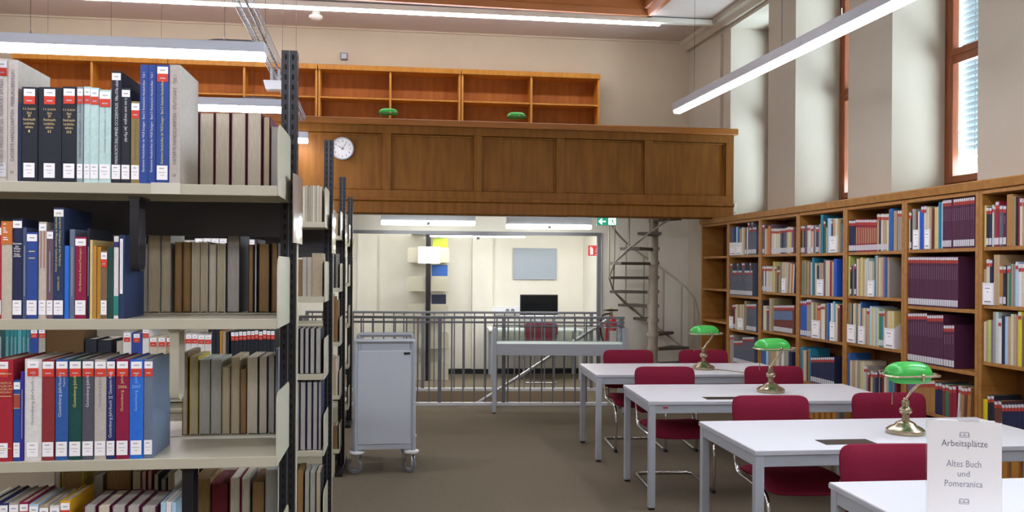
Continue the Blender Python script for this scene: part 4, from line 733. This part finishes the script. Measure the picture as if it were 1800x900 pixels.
(5,0,[(7.073,0.0341,0.279,'n','b'),(7.038,0.0338,0.277,'n','b'),(7.003,0.0335,0.276,'n','b'),(6.972,0.0266,0.281,'r','b'),(6.945,0.0264,0.28,'r','b'),(6.918,0.0262,0.278,'r','b'),(6.891,0.026,0.277,'r','b'),(6.864,0.0258,0.275,'r','b'),(6.837,0.0256,0.274,'r','b'),(6.811,0.0254,0.273,'r','b'),(6.785,0.0252,0.271,'r','b'),(6.759,0.0251,0.27,'r','b'),(6.733,0.0249,0.268,'r','b'),(6.707,0.0247,0.267,'r','b'),(6.682,0.0245,0.266,'r','b'),(6.655,0.0269,0.309,'t','b'),(6.627,0.0267,0.307,'n','b'),(6.6,0.0265,0.305,'c','b'),(6.572,0.0263,0.304,'t','b'),(6.545,0.0261,0.302,'t','b'),(6.518,0.0259,0.3,'c','b'),(6.476,0.0577,0.339,'b',''),(6.436,0.0197,0.318,'t',''),(6.416,0.0196,0.317,'t',''),(6.394,0.0217,0.316,'m',''),(6.37,0.0253,0.319,'g','r'),(6.343,0.0251,0.317,'g','r')]),
(5,1,[(7.0858,0.0252,0.344,'l',''),(7.0582,0.0285,0.254,'n','b'),(7.0344,0.0188,0.274,'g',''),(7.0144,0.0187,0.274,'m',''),(6.9878,0.033,0.279,'n','b'),(6.9554,0.0285,0.318,'c',''),(6.9269,0.0283,0.318,'t',''),(6.8936,0.0355,0.327,'y',''),(6.8622,0.0261,0.312,'t',''),(6.8355,0.026,0.312,'c',''),(6.806,0.0298,0.321,'I',''),(6.7746,0.0263,0.297,'I',''),(6.747,0.0261,0.297,'c',''),(6.7204,0.0259,0.296,'t',''),(6.6957,0.0156,0.343,'a',''),(6.6795,0.0155,0.343,'I',''),(6.6595,0.0223,0.324,'t',''),(6.6367,0.0222,0.324,'c',''),(6.6138,0.0221,0.324,'c',''),(6.5891,0.0257,0.328,'t',''),(6.5625,0.0255,0.328,'V',''),(6.5415,0.0141,0.323,'b',''),(6.5263,0.0141,0.322,'t',''),(6.5063,0.0258,0.299,'g','')]),
(5,2,[(7.0863,0.024,0.342,'o',''),(7.0636,0.02,0.338,'g',''),(7.0426,0.0198,0.339,'k',''),(7.0226,0.0197,0.34,'y',''),(7.0017,0.0196,0.341,'c',''),(6.9816,0.0195,0.341,'g',''),(6.9534,0.0174,0.338,'t',''),(6.9352,0.0173,0.339,'c',''),(6.917,0.0172,0.339,'I',''),(6.8997,0.016,0.355,'b',''),(6.8751,0.0248,0.307,'t',''),(6.8496,0.0247,0.308,'c',''),(6.8241,0.0245,0.31,'t',''),(6.7876,0.04,0.311,'t','r'),(6.7512,0.0314,0.328,'i',''),(6.7212,0.0271,0.319,'y',''),(6.6939,0.0269,0.321,'c',''),(6.6674,0.0227,0.322,'i',''),(6.6447,0.0226,0.309,'l',''),(6.6192,0.0266,0.301,'e','b'),(6.5919,0.0264,0.302,'a','b'),(6.5645,0.0261,0.304,'t','b'),(6.5263,0.0215,0.297,'t',''),(6.5035,0.0214,0.298,'c',''),(6.4817,0.0212,0.299,'y',''),(6.4598,0.021,0.3,'c',''),(6.438,0.0209,0.301,'y','')]),
(5,3,[(7.0815,0.0336,0.337,'b',''),(7.0499,0.0283,0.276,'c',''),(7.0209,0.028,0.279,'t',''),(6.9918,0.0277,0.282,'t',''),(6.9655,0.0242,0.286,'c',''),(6.94,0.0241,0.288,'g',''),(6.9154,0.0238,0.291,'g',''),(6.889,0.0277,0.285,'y',''),(6.86,0.0275,0.288,'c',''),(6.8318,0.0272,0.253,'c','r'),(6.8046,0.027,0.256,'g','r'),(6.7747,0.0307,0.212,'d','r'),(6.7492,0.0187,0.22,'y','r'),(6.7298,0.0186,0.222,'c','r'),(6.7008,0.0377,0.221,'s','r'),(6.6621,0.0372,0.226,'n','r'),(6.6322,0.0219,0.24,'t','r'),(6.605,0.0306,0.234,'k','r'),(6.5733,0.0303,0.238,'d','r'),(6.5425,0.0307,0.247,'c','r'),(6.5109,0.0305,0.251,'t','r'),(6.4748,0.0401,0.233,'a','r'),(6.4335,0.0396,0.238,'a','r'),(6.4001,0.0272,0.234,'d','')]),
(6,0,[(6.2336,0.0195,0.289,'c','b'),(6.2135,0.0194,0.288,'k','b'),(6.1925,0.0217,0.313,'g',''),(6.1696,0.0216,0.312,'g',''),(6.1439,0.0212,0.292,'u',''),(6.1219,0.021,0.291,'w',''),(6.1,0.0209,0.289,'B',''),(6.0704,0.0306,0.327,'B','r'),(6.0389,0.0303,0.324,'c','r'),(6.0065,0.0269,0.313,'c',''),(5.9788,0.0266,0.311,'t',''),(5.9521,0.0225,0.297,'d',''),(5.9311,0.0172,0.312,'y',''),(5.9129,0.0171,0.311,'y',''),(5.8948,0.017,0.31,'c',''),(5.8738,0.0235,0.342,'a',''),(5.8499,0.0233,0.34,'i',''),(5.828,0.0158,0.372,'p','b'),(5.8108,0.0157,0.37,'p','b'),(5.7946,0.0156,0.369,'p','b'),(5.7784,0.0156,0.368,'p','b'),(5.7622,0.0155,0.366,'p','b'),(5.745,0.0154,0.365,'p','b'),(5.7249,0.0179,0.367,'p',''),(5.7049,0.0211,0.378,'p','b'),(5.6829,0.0209,0.376,'p','b'),(5.661,0.0208,0.374,'p','b'),(5.6391,0.0206,0.373,'p','b'),(5.6181,0.0205,0.371,'p','b'),(5.5971,0.0203,0.369,'p','b'),(5.5751,0.0202,0.367,'p','b'),(5.5541,0.02,0.365,'p','b'),(5.5293,0.0229,0.375,'p','b'),(5.5054,0.0227,0.373,'p','b')]),
(6,1,[(6.2294,0.028,0.38,'p','b'),(6.2004,0.0277,0.38,'p','b'),(6.1725,0.0275,0.38,'p','b'),(6.1435,0.0272,0.379,'p','b'),(6.1165,0.0269,0.379,'p','b'),(6.0885,0.0268,0.379,'p','b'),(6.0605,0.0265,0.378,'p','b'),(6.0334,0.0263,0.378,'p','b'),(6.0064,0.026,0.377,'p','b'),(5.9793,0.0258,0.377,'p','b'),(5.9532,0.0255,0.377,'p','b'),(5.9271,0.0254,0.376,'p','b'),(5.9009,0.0252,0.376,'p','b'),(5.8748,0.0249,0.376,'p','b'),(5.8487,0.0247,0.375,'p','b'),(5.8235,0.0245,0.375,'p','b'),(5.7983,0.0243,0.375,'p','b'),(5.7731,0.0241,0.374,'p','b'),(5.7489,0.0239,0.374,'p','b'),(5.7237,0.0237,0.374,'p','b'),(5.6994,0.0235,0.373,'p','b'),(5.6752,0.0233,0.373,'p','b')]),
(6,2,[(6.2285,0.0297,0.376,'p','b'),(6.1977,0.0294,0.377,'p','b'),(6.1677,0.0291,0.379,'p','b'),(6.1378,0.0288,0.381,'p','b'),(6.1079,0.0285,0.382,'p','b'),(6.0789,0.0283,0.384,'p','b'),(6.0499,0.028,0.385,'p','b'),(6.0217,0.0277,0.387,'p','b'),(5.9936,0.0266,0.374,'p','b'),(5.9664,0.0264,0.375,'p','b'),(5.9392,0.0261,0.377,'p','b'),(5.912,0.0259,0.378,'p','b'),(5.8857,0.0256,0.38,'p','b'),(5.8594,0.0255,0.381,'p','b'),(5.8331,0.0252,0.383,'p','b'),(5.8023,0.0294,0.31,'p','b'),(5.7724,0.0291,0.312,'p','b'),(5.7424,0.0288,0.314,'p','b'),(5.7125,0.0285,0.316,'p','b')]),
(6,3,[(6.2223,0.0421,0.2,'V',''),(6.1793,0.0415,0.206,'V',''),(6.1428,0.0309,0.215,'T','r'),(6.111,0.0306,0.22,'T','r'),(6.0792,0.0303,0.224,'T','r'),(6.0483,0.03,0.228,'T','r'),(6.0175,0.0297,0.232,'T','r'),(5.9875,0.0294,0.236,'T','r'),(5.9566,0.0292,0.24,'T','r'),(5.9276,0.0289,0.244,'T','r'),(5.8884,0.0385,0.233,'n','r'),(5.8491,0.038,0.238,'n','r'),(5.8107,0.0368,0.231,'u','r'),(5.7733,0.0364,0.236,'e','r'),(5.734,0.0407,0.229,'r','r'),(5.6929,0.0401,0.235,'r','r'),(5.6629,0.0188,0.239,'w','b',3),(5.6423,0.0187,0.242,'g','b',3),(5.6152,0.0333,0.234,'T','r',3),(5.5815,0.0329,0.238,'u','r',3),(5.5479,0.0325,0.243,'T','r',3)]),
(7,0,[(5.3899,0.021,0.281,'y',''),(5.3657,0.027,0.271,'k','b'),(5.3376,0.0267,0.269,'n','b'),(5.3153,0.0159,0.279,'c','b'),(5.2989,0.0158,0.278,'m','b'),(5.2718,0.0366,0.303,'r','b'),(5.236,0.0324,0.274,'s','b'),(5.2031,0.032,0.271,'p','b'),(5.1576,0.0568,0.339,'T',''),(5.1179,0.0204,0.328,'o',''),(5.0986,0.0167,0.316,'k',''),(5.0812,0.0166,0.314,'r',''),(5.0618,0.0214,0.309,'c','r'),(5.0396,0.0212,0.307,'t','r'),(5.0163,0.0224,0.316,'g',''),(4.9931,0.0222,0.314,'c',''),(4.9699,0.0221,0.312,'n',''),(4.9476,0.0219,0.31,'t','')]),
(7,1,[(5.3874,0.0259,0.243,'t',''),(5.3591,0.03,0.309,'c','r'),(5.3281,0.0296,0.309,'n','r'),(5.2908,0.0271,0.339,'t',''),(5.2625,0.0268,0.339,'t',''),(5.2333,0.0307,0.266,'T','b'),(5.2014,0.0303,0.266,'k','b'),(5.1759,0.0198,0.269,'g','r'),(5.1549,0.0196,0.269,'e','r'),(5.1348,0.0195,0.28,'g',''),(5.1148,0.0193,0.28,'g',''),(5.0911,0.0258,0.291,'i','r'),(5.0637,0.0268,0.276,'w','r'),(5.0364,0.0265,0.276,'c','r'),(5.0081,0.0284,0.291,'b',''),(4.9789,0.0281,0.29,'t',''),(4.9506,0.0278,0.29,'c','')]),
(7,2,[(5.3892,0.0222,0.275,'c',''),(5.3663,0.022,0.276,'t',''),(5.3415,0.0263,0.285,'l',''),(5.3194,0.0171,0.291,'V',''),(5.2964,0.0259,0.342,'g',''),(5.2698,0.0256,0.343,'I',''),(5.2422,0.0288,0.299,'w','r'),(5.2119,0.0302,0.32,'n',''),(5.1834,0.0248,0.318,'i',''),(5.1577,0.0246,0.319,'t',''),(5.132,0.0243,0.336,'c',''),(5.1072,0.024,0.337,'t',''),(5.0869,0.0157,0.331,'g',''),(5.0621,0.0319,0.362,'Y','r'),(5.0337,0.0234,0.327,'m',''),(5.0098,0.0232,0.328,'c',''),(4.9859,0.0229,0.33,'g',''),(4.962,0.0228,0.331,'t','')]),
(7,3,[(5.3787,0.0432,0.184,'Y',''),(5.3401,0.0322,0.217,'k','r'),(5.3067,0.0318,0.223,'k','r'),(5.2734,0.0348,0.19,'u','r'),(5.2374,0.0343,0.196,'u','r'),(5.2058,0.0286,0.179,'n','r'),(5.1759,0.0282,0.184,'n','r'),(5.147,0.0279,0.189,'n','r'),(5.1189,0.0276,0.193,'n','r'),(5.0908,0.0273,0.198,'n','r'),(5.0627,0.027,0.203,'n','r'),(5.0346,0.0267,0.208,'n','r'),(5.0074,0.0264,0.213,'n','r'),(4.9802,0.0261,0.217,'n','r')]),
]
FILES = [(2, 0, 9.5095, 0.1665, 0.146), (2, 0, 9.345, 0.1605, 0.141), (2, 2, 9.546, 0.0935, 0.137), (2, 2, 9.29, 0.1475, 0.133), (3, 1, 8.275, 0.0835, 0.147), (4, 0, 7.34, 0.1345, 0.15), (4, 1, 7.567, 0.1165, 0.152), (4, 2, 7.642, 0.1445, 0.168), (4, 2, 7.344, 0.0855, 0.17), (5, 1, 6.743, 0.0895, 0.135), (5, 2, 7.035, 0.1255, 0.157), (5, 2, 6.878, 0.0935, 0.154), (5, 2, 6.475, 0.1375, 0.162), (6, 0, 6.137, 0.0725, 0.15), (6, 0, 6.001, 0.0595, 0.148), (7, 1, 5.3475, 0.1045, 0.149)]

# ================================================================== BOOKS
PAL = {  # code: (colour, word)
 'wg': ('#b9b2a9', 'warm grey'), 'n': ('#23294a', 'navy'), 'k': ('#20252f', 'black'), 'gi': ('#8fa0a4', 'grey-blue'), 'mi': ('#b9d6d2', 'pale mint'), 'ol': ('#8a7a4c', 'olive tan'), 'bl': ('#2c4a92', 'blue'),
 'c': ('#cdc6ae', 'cream'), 'ta': ('#a8977a', 'tan'), 'gw': ('#a8a498', 'pale grey'), 're': ('#a52332', 'red'), 'be': ('#c2b8a6', 'beige'), 'bg': ('#46597a', 'slate blue'), 'ma': ('#6a5560', 'mauve brown'), 'n2': ('#27375a', 'dark navy'),
 'bb': ('#2a6fd0', 'bright blue'), 'gb': ('#68758a', 'blue-grey'), 'cr': ('#8c1740', 'crimson'), 'py': ('#d6c184', 'pale yellow'), 'oc': ('#b98838', 'ochre'), 'ub': ('#7b6247', 'umber'), 'gr': ('#234a44', 'dark green'), 'w': ('#dddcd8', 'white'),
 'be2': ('#a89a80', 'dark beige'), 'br': ('#80623c', 'brown'), 'br2': ('#5a4122', 'deep brown'), 'vi': ('#3a2a9a', 'violet'), 'rb': ('#8a3034', 'brick red'), 'sb': ('#2d5c9e', 'steel blue'), 'dg': ('#174b46', 'bottle green'), 'sl': ('#52535e', 'slate grey'), 'n3': ('#252f66', 'indigo'),
 'gg': ('#9fa392', 'sage grey'), 'yl': ('#b9a23a', 'mustard'), 'dr': ('#6b1620', 'dark red'), 'i': ('#a9c8de', 'light blue'), 'yo': ('#d9a51c', 'golden yellow'), 'te': ('#2a7d80', 'teal'), 'ti': ('#54a3a8', 'light teal'), 'gs': ('#7a776e', 'stone grey'), 'pl': ('#5a1a34', 'plum edged'),
 'm': ('#6c5a68', 'mauve'), 'b': ('#2b5f9c', 'blue'), 't': ('#b49b78', 'tan'), 's': ('#59606e', 'slate grey'), 'd': ('#6d1f30', 'dark red'), 'o': ('#8f8763', 'olive grey'), 'g': ('#9a958c', 'grey'), 'O': ('#c87a45', 'orange'), 'y': ('#cfc07a', 'soft yellow'), 'u': ('#6a3f33', 'brown'), 'U': ('#6e3a30', 'chestnut'),
 'a': ('#2b7f9c', 'teal blue'), 'e': ('#3f7a55', 'green'), 'B': ('#2456b8', 'royal blue'), 'r': ('#8e2036', 'ruby red'), 'l': ('#b8c46a', 'lime'), 'I': ('#b8c9c0', 'pale mint'), 'V': ('#77668a', 'lilac'), 'p': ('#4f2440', 'plum'), 'T': ('#a67a44', 'caramel'), 'Y': ('#d8c81e', 'bright yellow')}
def bmat(c): return mat('book cloth '+c, PAL[c][0], .62, var=.07, scale=90, spec=.35)
PG = mat('page edges', '#d6cfba', .85, stretch=(1, .04, .04), scale=700, hx2='#bdb59e')
PG2 = mat('shaded page edges', '#c4b99c', .85, stretch=(1, .04, .04), scale=700, hx2='#a99d80')  # page edges of the beige and tan books
PG3 = mat('brown page edges', '#a08052', .85, stretch=(1, .04, .04), scale=700, hx2='#86683e')
PG4 = mat('grey page edges', '#b5b3ac', .85, stretch=(1, .04, .04), scale=700, hx2='#9a988f')
GOLD = mat('gilt lettering', '#d6c386', .5); SILV = mat('pale lettering', '#d5d8e2', .6); DKL = mat('dark lettering', '#5a5560', .8); YLW = mat('yellow lettering', '#d3cf7a', .6)
LBL = [PAPER, REDL, mat('faint label print', '#b2b4ba', .8)]
def cover_mb(w, h, d, mi=0):
    t = min(.0032, w*.16); sag = .07*w if w > .013 else 0; n = 6 if sag else 1
    out = [(-w/2+w*k/n, -sag*(1-(2*k/n-1)**2)) for k in range(n+1)]
    inn = [(x*(1-2*t/w), max(y, 0)+t+.0 if not sag else y+t) for x, y in out]
    poly = [(-w/2, d)]+out+[(w/2, d), (w/2-t, d)]+inn[::-1]+[(-w/2+t, d)]
    return MB().prism(poly, 0, h, mi), t, sag
def label_low(w, lw=.031, z=.012, lh=.043, sag=0):
    q = min(lw, w*.9)/2; y = -sag-.0009
    return MB().box(-q, q, y, y+.0006, z, z+lh).box(-q*.55, q*.35, y-.0002, y, z+lh*.76, z+lh*.84, 2).box(-q*.7, q*.6, y-.0002, y, z+lh*.5, z+lh*.54, 2).box(-q*.3, q*.35, y-.0002, y, z+lh*.3, z+lh*.34, 2)
def label_top(w, h, red=True, lw=.031, a=.021, b=.024, sag=0, drop=.006):
    q = min(lw, w*.92)/2; y = -sag-.0009; z1 = h-drop; m = MB().box(-q, q, y, y+.0006, z1-a, z1).box(-q*.5, q*.5, y-.0002, y, z1-a*.6, z1-a*.42, 2)
    if red: m.box(-q, q, y, y+.0006, z1-a-b, z1-a, 1).box(-q*.5, q*.5, y-.0002, y, z1-a-b*.65, z1-a-b*.5, 2)
    return m
def title(t, key, w, h, sag):
    y = -sag-.0012; L = lambda s, m, c, ln, ht, way='u': letters(t, 'spine_title', s, m, c, ln, ht, way, y)
    dash = lambda m, rows: [B(-w*.28, w*.28, y, y+.0004, z-.0015, z+.0015).build('spine_title', m, t) for z in rows]
    if key == 't1': L('DATIERTE HANDSCHRIFTEN · FRANKFURT AM MAIN', DKL, (0, .172), .255, .010)
    elif key == 't2': L('DATIERTE HANDSCHRIFTEN · FREIBURG/BREISGAU', DKL, (0, .195), .27, .010); L('II', DKL, (0, .026), .007, .008, 'h')
    elif key == 't3': L('DATIERTE HANDSCHRIFTEN · STUTTGART · TEIL I', DKL, (0, .195), .27, .010); L('III', DKL, (0, .026), .009, .008, 'h')
    elif key in ('o1', 'o2', 'o3'):
        for s, z, ln in (('P. E. ÓLASON', .2155, .034), ('Skrá', .2035, .013), ('um', .1945, .007), ('Handritasöfn', .184, .034), ('Landsbóka-', .1725, .031), ('safnsins', .1615, .022), ({'o1': 'I', 'o2': 'II', 'o3': 'III'}[key], .149, .004*(int(key[1])))): L(s, GOLD, (0, z), min(ln, w*.82), .0075, 'h')
    elif key == 'h1': L('Handritasafn Landsbókasafns · 1. Aukabindi', DKL, (0, .16), .17, .007)
    elif key == 'h2': L('Handritasafn Landsbókasafns · 2. Aukabindi', PRINT, (0, .165), .15, .005)
    elif key == 'm1': L('MANUSCRITS ENLUMINÉS OCCIDENTAUX. VIIIe-XVIe siècles', SILV, (0, .186), .255, .011)
    elif key == 'm2': L('à ses som margien  Jan Myrdal', SILV, (0, .19), .13, .011, 'd')
    elif key == 'm3': L('Die Handschriften der Bibliothek', DKL, (0, .13), .12, .005)
    elif key == 'i1': L('Illuminierte Handschriften der WLB Stuttgart · Band 3: Romanische Handschriften · Teil 1', SILV, (0, .185), .30, .009)
    elif key == 'i2': L('Illuminierte Handschriften der WLB Stuttgart · Band 3: Gotische Handschriften', YLW, (0, .185), .25, .010)
    elif key == 'og':
        B(-w/2-.0005, w/2+.0005, y, y+.004, h-.068, h+.0004).build('title_band', mat('orange band', '#c8702a', .6), t); [B(-w*.33, q*w, y-.0004, y, h-z-.001, h-z+.0015).build('band_lettering', PAPER, t) for z, q in ((.008, -.05), (.020, -.1), (.026, -.05), (.032, .1), (.048, .05), (.054, .15))]
    elif key == 'r1':
        for s, z, ln in (('Reinmann', .223, .024), ('Die', .214, .009), ('Wiener', .208, .02), ('Sanger', .200, .018), ('Hand-', .192, .016), ('schriften', .186, .02)): L(s, PAPER, (0, z), ln, .006, 'h')
    elif key == 'r2': dash(GOLD, (.20, .18))
    elif key == 'v1': B(-w*.14, w*.14, y, y+.0004, h*.25, h*.8).build('spine_title', mat('faint lettering', '#8d97a4', .8), t)
    elif key == 'v2': [B(q-.0012, q+.0012, y, y+.0004, .15, .262).build('spine_title', mat('rosy lettering', '#a06a62', .8), t) for q in (-.004, .005)]
    elif key == 'v3': B(-.0015, .0015, y, y+.0004, .08, .2).build('spine_title', mat('faint lettering', '#8d97a4', .8), t)
    elif key == 'd1': L('Descriptive Catalogue of the Medieval', YLW, (.0035, .235), .155, .0075, 'd'); L('Manuscripts in Worcester Cathedral Library', YLW, (-.0065, .227), .175, .0075, 'd'); L('R.M. THOMSON', YLW, (0, .105), .04, .005, 'd')
    elif key == 'p1': L('Die Bibliothek Konrad Peutingers 2', GOLD, (0, .150), .135, .008)
    elif key == 'wt':
        B(-w/2-.0004, w/2+.0004, y, y+.003, h-.033, h-.017).build('violet_band', mat('violet band', '#2c2a6a', .5), t); B(-w/2-.0004, w/2+.0004, y, y+.003, .010, .068).build('teal_band', mat('teal band', '#1f8476', .5), t)
    elif key == 'ws': B(-w*.3, w*.22, y, y+.0005, .075, h-.012).build('title_strip', PAPER, t); B(-w*.06, w*.0, y-.0003, y, .09, h-.02).build('strip_lettering', PRINT, t)
    elif key == 'c1':
        for s, z, ln in (('CORPUS', .232, .044), ('HOGEUM', .223, .048), ('GODRUM', .214, .05), ('CARDIAC', .205, .046)): L(s, GOLD, (.003, z), ln, .0062, 'h')
        [B(-w*.45, w*.45, y, y+.0004, z, z+.002).build('gilt_rule', GOLD, t) for z in (.192, .258, .038)]
    elif key == 'rb': B(-w*.46, w*.46, y, y+.0005, .158, .196).build('title_block', mat('rust block', '#a04a38', .6), t); [B(-w*.46, w*.46, y-.0003, y+.0003, z, z+.0018).build('gilt_rule', GOLD, t) for z in (.156, .197)]
    elif key == 'g1': L('Gutenberg-Jahrbuch', PRINT, (0, .172), .13, .011); L('Festschr', mat('pink lettering', '#c08a94', .7), (0, .255), .028, .010)
    elif key == 'g2': L('Gutenberg-Jahrbuch', SILV, (-.004, .192), .125, .011); L('Register 19', SILV, (.007, .24), .04, .006)
    elif key == 'g3': L('Gutenberg-Jahrb', YLW, (0, .205), .095, .011)
    elif key == 'g4': L('Gutenberg-Jahrb', SILV, (0, .205), .095, .011)
    elif key == 'g5': L('Gutenberg-Jahrb', PRINT, (0, .205), .095, .010)
    elif key == 'g6': L('Gutenberg-Jahrbuch ][ Gesamt-Reg.', SILV, (0, .165), .20, .011)
    elif key in ('g7', 'g8'):
        q = GOLD if key == 'g7' else mat('sky lettering', '#8fc0f0', .6); L('Gutenberg', q, (0, .175), .063, .010); L('2006' if key == 'g7' else '2007', q, (0, .217), .026, .009, 'h'); L('Jahrb', q, (0, .24), .028, .010)
RZ = {1: 'nearest steel range', 2: 'second steel range', 3: 'third steel range'}
SN = ['top', 'second', 'third', 'fourth', 'bottom']
CS, SN_ = math.cos(ROT), math.sin(ROT)
rg = random.Random(3)
for r, si, side, items in LEFT:
    ox, oy = RNG[r]; z0 = SZ[si]
    for i, it in enumerate(items):
        lx, w, h, c = it[:4]; h = min(h, .372)
        if h < .05: continue
        word = PAL[c][1]
        if side == 'f':
            lab, key = it[4], it[5]; d = .21 if h < .3 else .245; ly = -.327+ .004*rg.random(); name = 'hardcover_book' if w > .013 else 'slim_book'
            label = '%s %s, %s from left, front row, %s shelf, %s' % (word, 'book' if w > .013 else 'slim book', WORD[i], SN[si], RZ[r])
            rz = ROT
        else:
            pc = it[4] if side == 'x' else it[4]; d = .2; ly = (.04 if side == 'b' else -.325)+d; rz = ROT+math.pi; name = 'shelved_book'; lab = key = ''
            label = '%s page-edge-out book, %s from left, %s row, %s shelf, %s' % (word, WORD[i], 'rear' if side == 'b' else 'front', SN[si], RZ[r])
        X, Y = ox+lx*CS-ly*SN_, oy+lx*SN_+ly*CS
        if side != 'f': w -= .0022
        mb, t, sag = cover_mb(w, h, d)
        cc = c if side == 'f' else it[4]
        o = mb.build(name, bmat(cc), None, (X, Y, z0+.0003), rz)
        tag(o, label, 'book', 'books on the %s shelf of the %s' % (SN[si], RZ[r]))
        page = PG if side == 'f' else PG3 if c in ('br', 'br2', 'ub') else PG2 if c in ('be2', 'ta', 'be') else PG4 if c in ('gw', 'gg', 'gb', 'gs') else PG
        if side == 'b' and c == 'dr': page = mat('red page edges', '#6b1620', .8)
        MB().box(-w/2+t, w/2-t, t+.001, d-(.003 if side == 'f' else .002), .003, h-(.004 if side == 'f' else .002)).build('page_block', page, o, smooth=False)
        if side == 'f':
            if 'b' in lab or 'w2' in lab:
                label_low(w, sag=sag).build('call_number_label', LBL, o, smooth=False); label_top(w, h, 'b' in lab, sag=sag).build('shelfmark_label', LBL, o, smooth=False)
            elif r == 1 and key in ('t1',): pass
            if key == 't1': label_low(w, sag=sag).build('call_number_label', LBL, o, smooth=False); label_top(w, h, True, sag=sag).build('shelfmark_label', LBL, o, smooth=False)
            if key: title(o, key, w, h, sag)
        elif si == 2 and side == 'b' and 2 < i < 10: o.rotation_euler = (0, 0, rz)
# oak bookcases: spines face the room
LW = mat('aged label paper', '#cfcfd2', .7); LR = mat('aged red label', '#b03a30', .7)  # label colours darkened to stand in for shade inside the bookcases
BAYN = ['first', 'second', 'third', 'fourth', 'fifth', 'sixth', 'seventh']
for bay, si, items in RIGHT:
    z0 = CZS[bay][si]; n = 0; cuml = 0
    for i, it in enumerate(items):
        y, w, h, c, lab = it[:5]; lean = it[5] if len(it) > 5 else 0
        word = PAL[c][1]
        h = min(h, (CZS[bay][si-1]-.027 if si else 2.16)-z0-.006)
        if c in ('p', 's') or (c == 'n' and lab): name, noun, d = 'bound_volume', 'bound volume', .215
        elif w < .0235 and c != 'U': name, noun, d = 'booklet', 'booklet', .16+.04*rg.random()
        else: name, noun, d = 'hardcover_book', 'book', .19+.02*rg.random()
        if c == 'U': name, noun, d = 'bound_volume', 'blue-banded volume', .2
        h = h+rg.uniform(-.004, .004) if name == 'booklet' else h
        x = 4.214+ (rg.uniform(0, .008) if name == 'booklet' else 0)
        mb, t, sag = cover_mb(w, h, d, 0); mb.box(-w/2+t, w/2-t, t, d-.003, .002, h-.003, 1)
        o = mb.build(name, [bmat(c), PG], None, (x, y, z0), -math.pi/2)
        if lean:
            o.rotation_euler = (0, 0, -math.pi/2); o.rotation_euler = (Matrix.Rotation(-math.pi/2, 3, 'Z') @ Matrix.Rotation(R(lean), 3, 'Y')).to_euler(); o.location.z += abs(math.sin(R(lean)))*w/2
        tag(o, '%s %s, %s from left, %s shelf, %s oak bookcase from the spiral stair' % (word, noun, WORD[i], ['top', 'second', 'third', 'bottom'][si], BAYN[bay-1]), 'book', 'books on the %s shelf of the %s oak bookcase' % (['top', 'second', 'third', 'bottom'][si], BAYN[bay-1]))
        if lab in ('w', 'b') or (c == 'U'): MB().box(-w*.42, w*.42, -sag-.0012, -sag-.0004, .012, .058).build('call_number_label', LW, o, smooth=False)
        if lab in ('r', 'b'): MB().box(-w*.42, w*.42, -sag-.0012, -sag-.0004, h-.026, h-.006).box(-w*.42, w*.42, -sag-.0012, -sag-.0004, h-.05, h-.026, 1).build('shelfmark_label', [LW, LR], o, smooth=False)
        if c == 'U': B(-w*.46, w*.46, -sag-.0012, -sag-.0004, h-.15, h-.06).build('title_band', mat('dusty blue band', '#5d7396', .6), o, smooth=False)
        if c == 'r' and bay == 5: B(-w*.12, w*.12, -sag-.0012, -sag-.0004, .07, h-.07).build('spine_title', GOLD, o, smooth=False)
        if c in ('p', 's') and w > .012: B(-w*.06, w*.06, -sag-.0012, -sag-.0004, h*.55, h-.07).build('spine_title', mat('dull lettering', '#8a7080', .7), o, smooth=False)
cnt = {}
for bay, si, y, wd, h in FILES:
    k = cnt.get((bay, si), 0); cnt[(bay, si)] = k+1; z0 = CZS[bay][si]
    o = thing('magazine_file', 'white magazine file, %s from left on the %s shelf of the %s oak bookcase' % (WORD[k], ['top', 'second', 'third', 'bottom'][si], BAYN[bay-1]), 'file', (4.204, y, z0), -math.pi/2, 'white magazine files among the booklets')
    hh = max(.09, min(h, .19))
    B(-wd/2, wd/2, -.002, .001, 0, hh).build('front_panel', mat('white card', '#e6e6e6', .6), o, bevel=.0006)
    for s in (-1, 1): MB().prism([(.001, 0), (.0085, 0), (.0085, hh+.01), (.001, hh)], s*wd/2-.0006, s*wd/2+.0006, axis='x').build('side_panel', mat('white card', '#e6e6e6', .6), o, smooth=False)
    if (bay, si, k) == (5, 2, 2): MB().prism([(.009, 0), (.24, 0), (.24, .27), (.15, .27), (.009, hh+.01)], wd/2+.0005, wd/2+.002, axis='x').build('deep_side_panel', mat('white card', '#e6e6e6', .6), o, smooth=False)
    B(-wd*.36, wd*.36, -.0028, -.002, hh*.12, hh*.86).build('file_label', PAPER, o, smooth=False)
    m = MB().box(-wd*.25, wd*.2, -.0032, -.0028, hh*.74, hh*.77); 
    m.box(-wd*.1, wd*.1, -.0032, -.0028, hh*.58, hh*.6).box(-wd*.3, wd*.3, -.0032, -.0028, hh*.13, hh*.17).build('label_print', mat('black print', '#4a4c52', .8), o, smooth=False)
# grey metal bookends in the oak bookcases
BE = [(2, 0, 8.82, .12), (2, 1, 8.86, .17), (4, 1, 7.20, .16), (4, 2, 7.20, .15), (6, 1, 5.50, .155), (6, 2, 5.52, .155), (3, 0, 7.99, .17)]
for bay, si, y, h in BE:
    o = thing('metal_bookend', 'grey metal bookend on the %s shelf of the %s oak bookcase from the spiral stair' % (['top', 'second', 'third'][si], BAYN[bay-1]), 'bookend', (4.25, y, CZS[bay][si]), 0, 'grey metal bookends')
    MB().prism([(0, 0), (.13, 0), (.13, h-.015), (.115, h), (.015, h), (0, h-.015)], -.001, .001, axis='y').build('upright_plate', GREYST, o); B(0, .13, -.001, .018, 0, .0015).build('base_plate', GREYST, o)
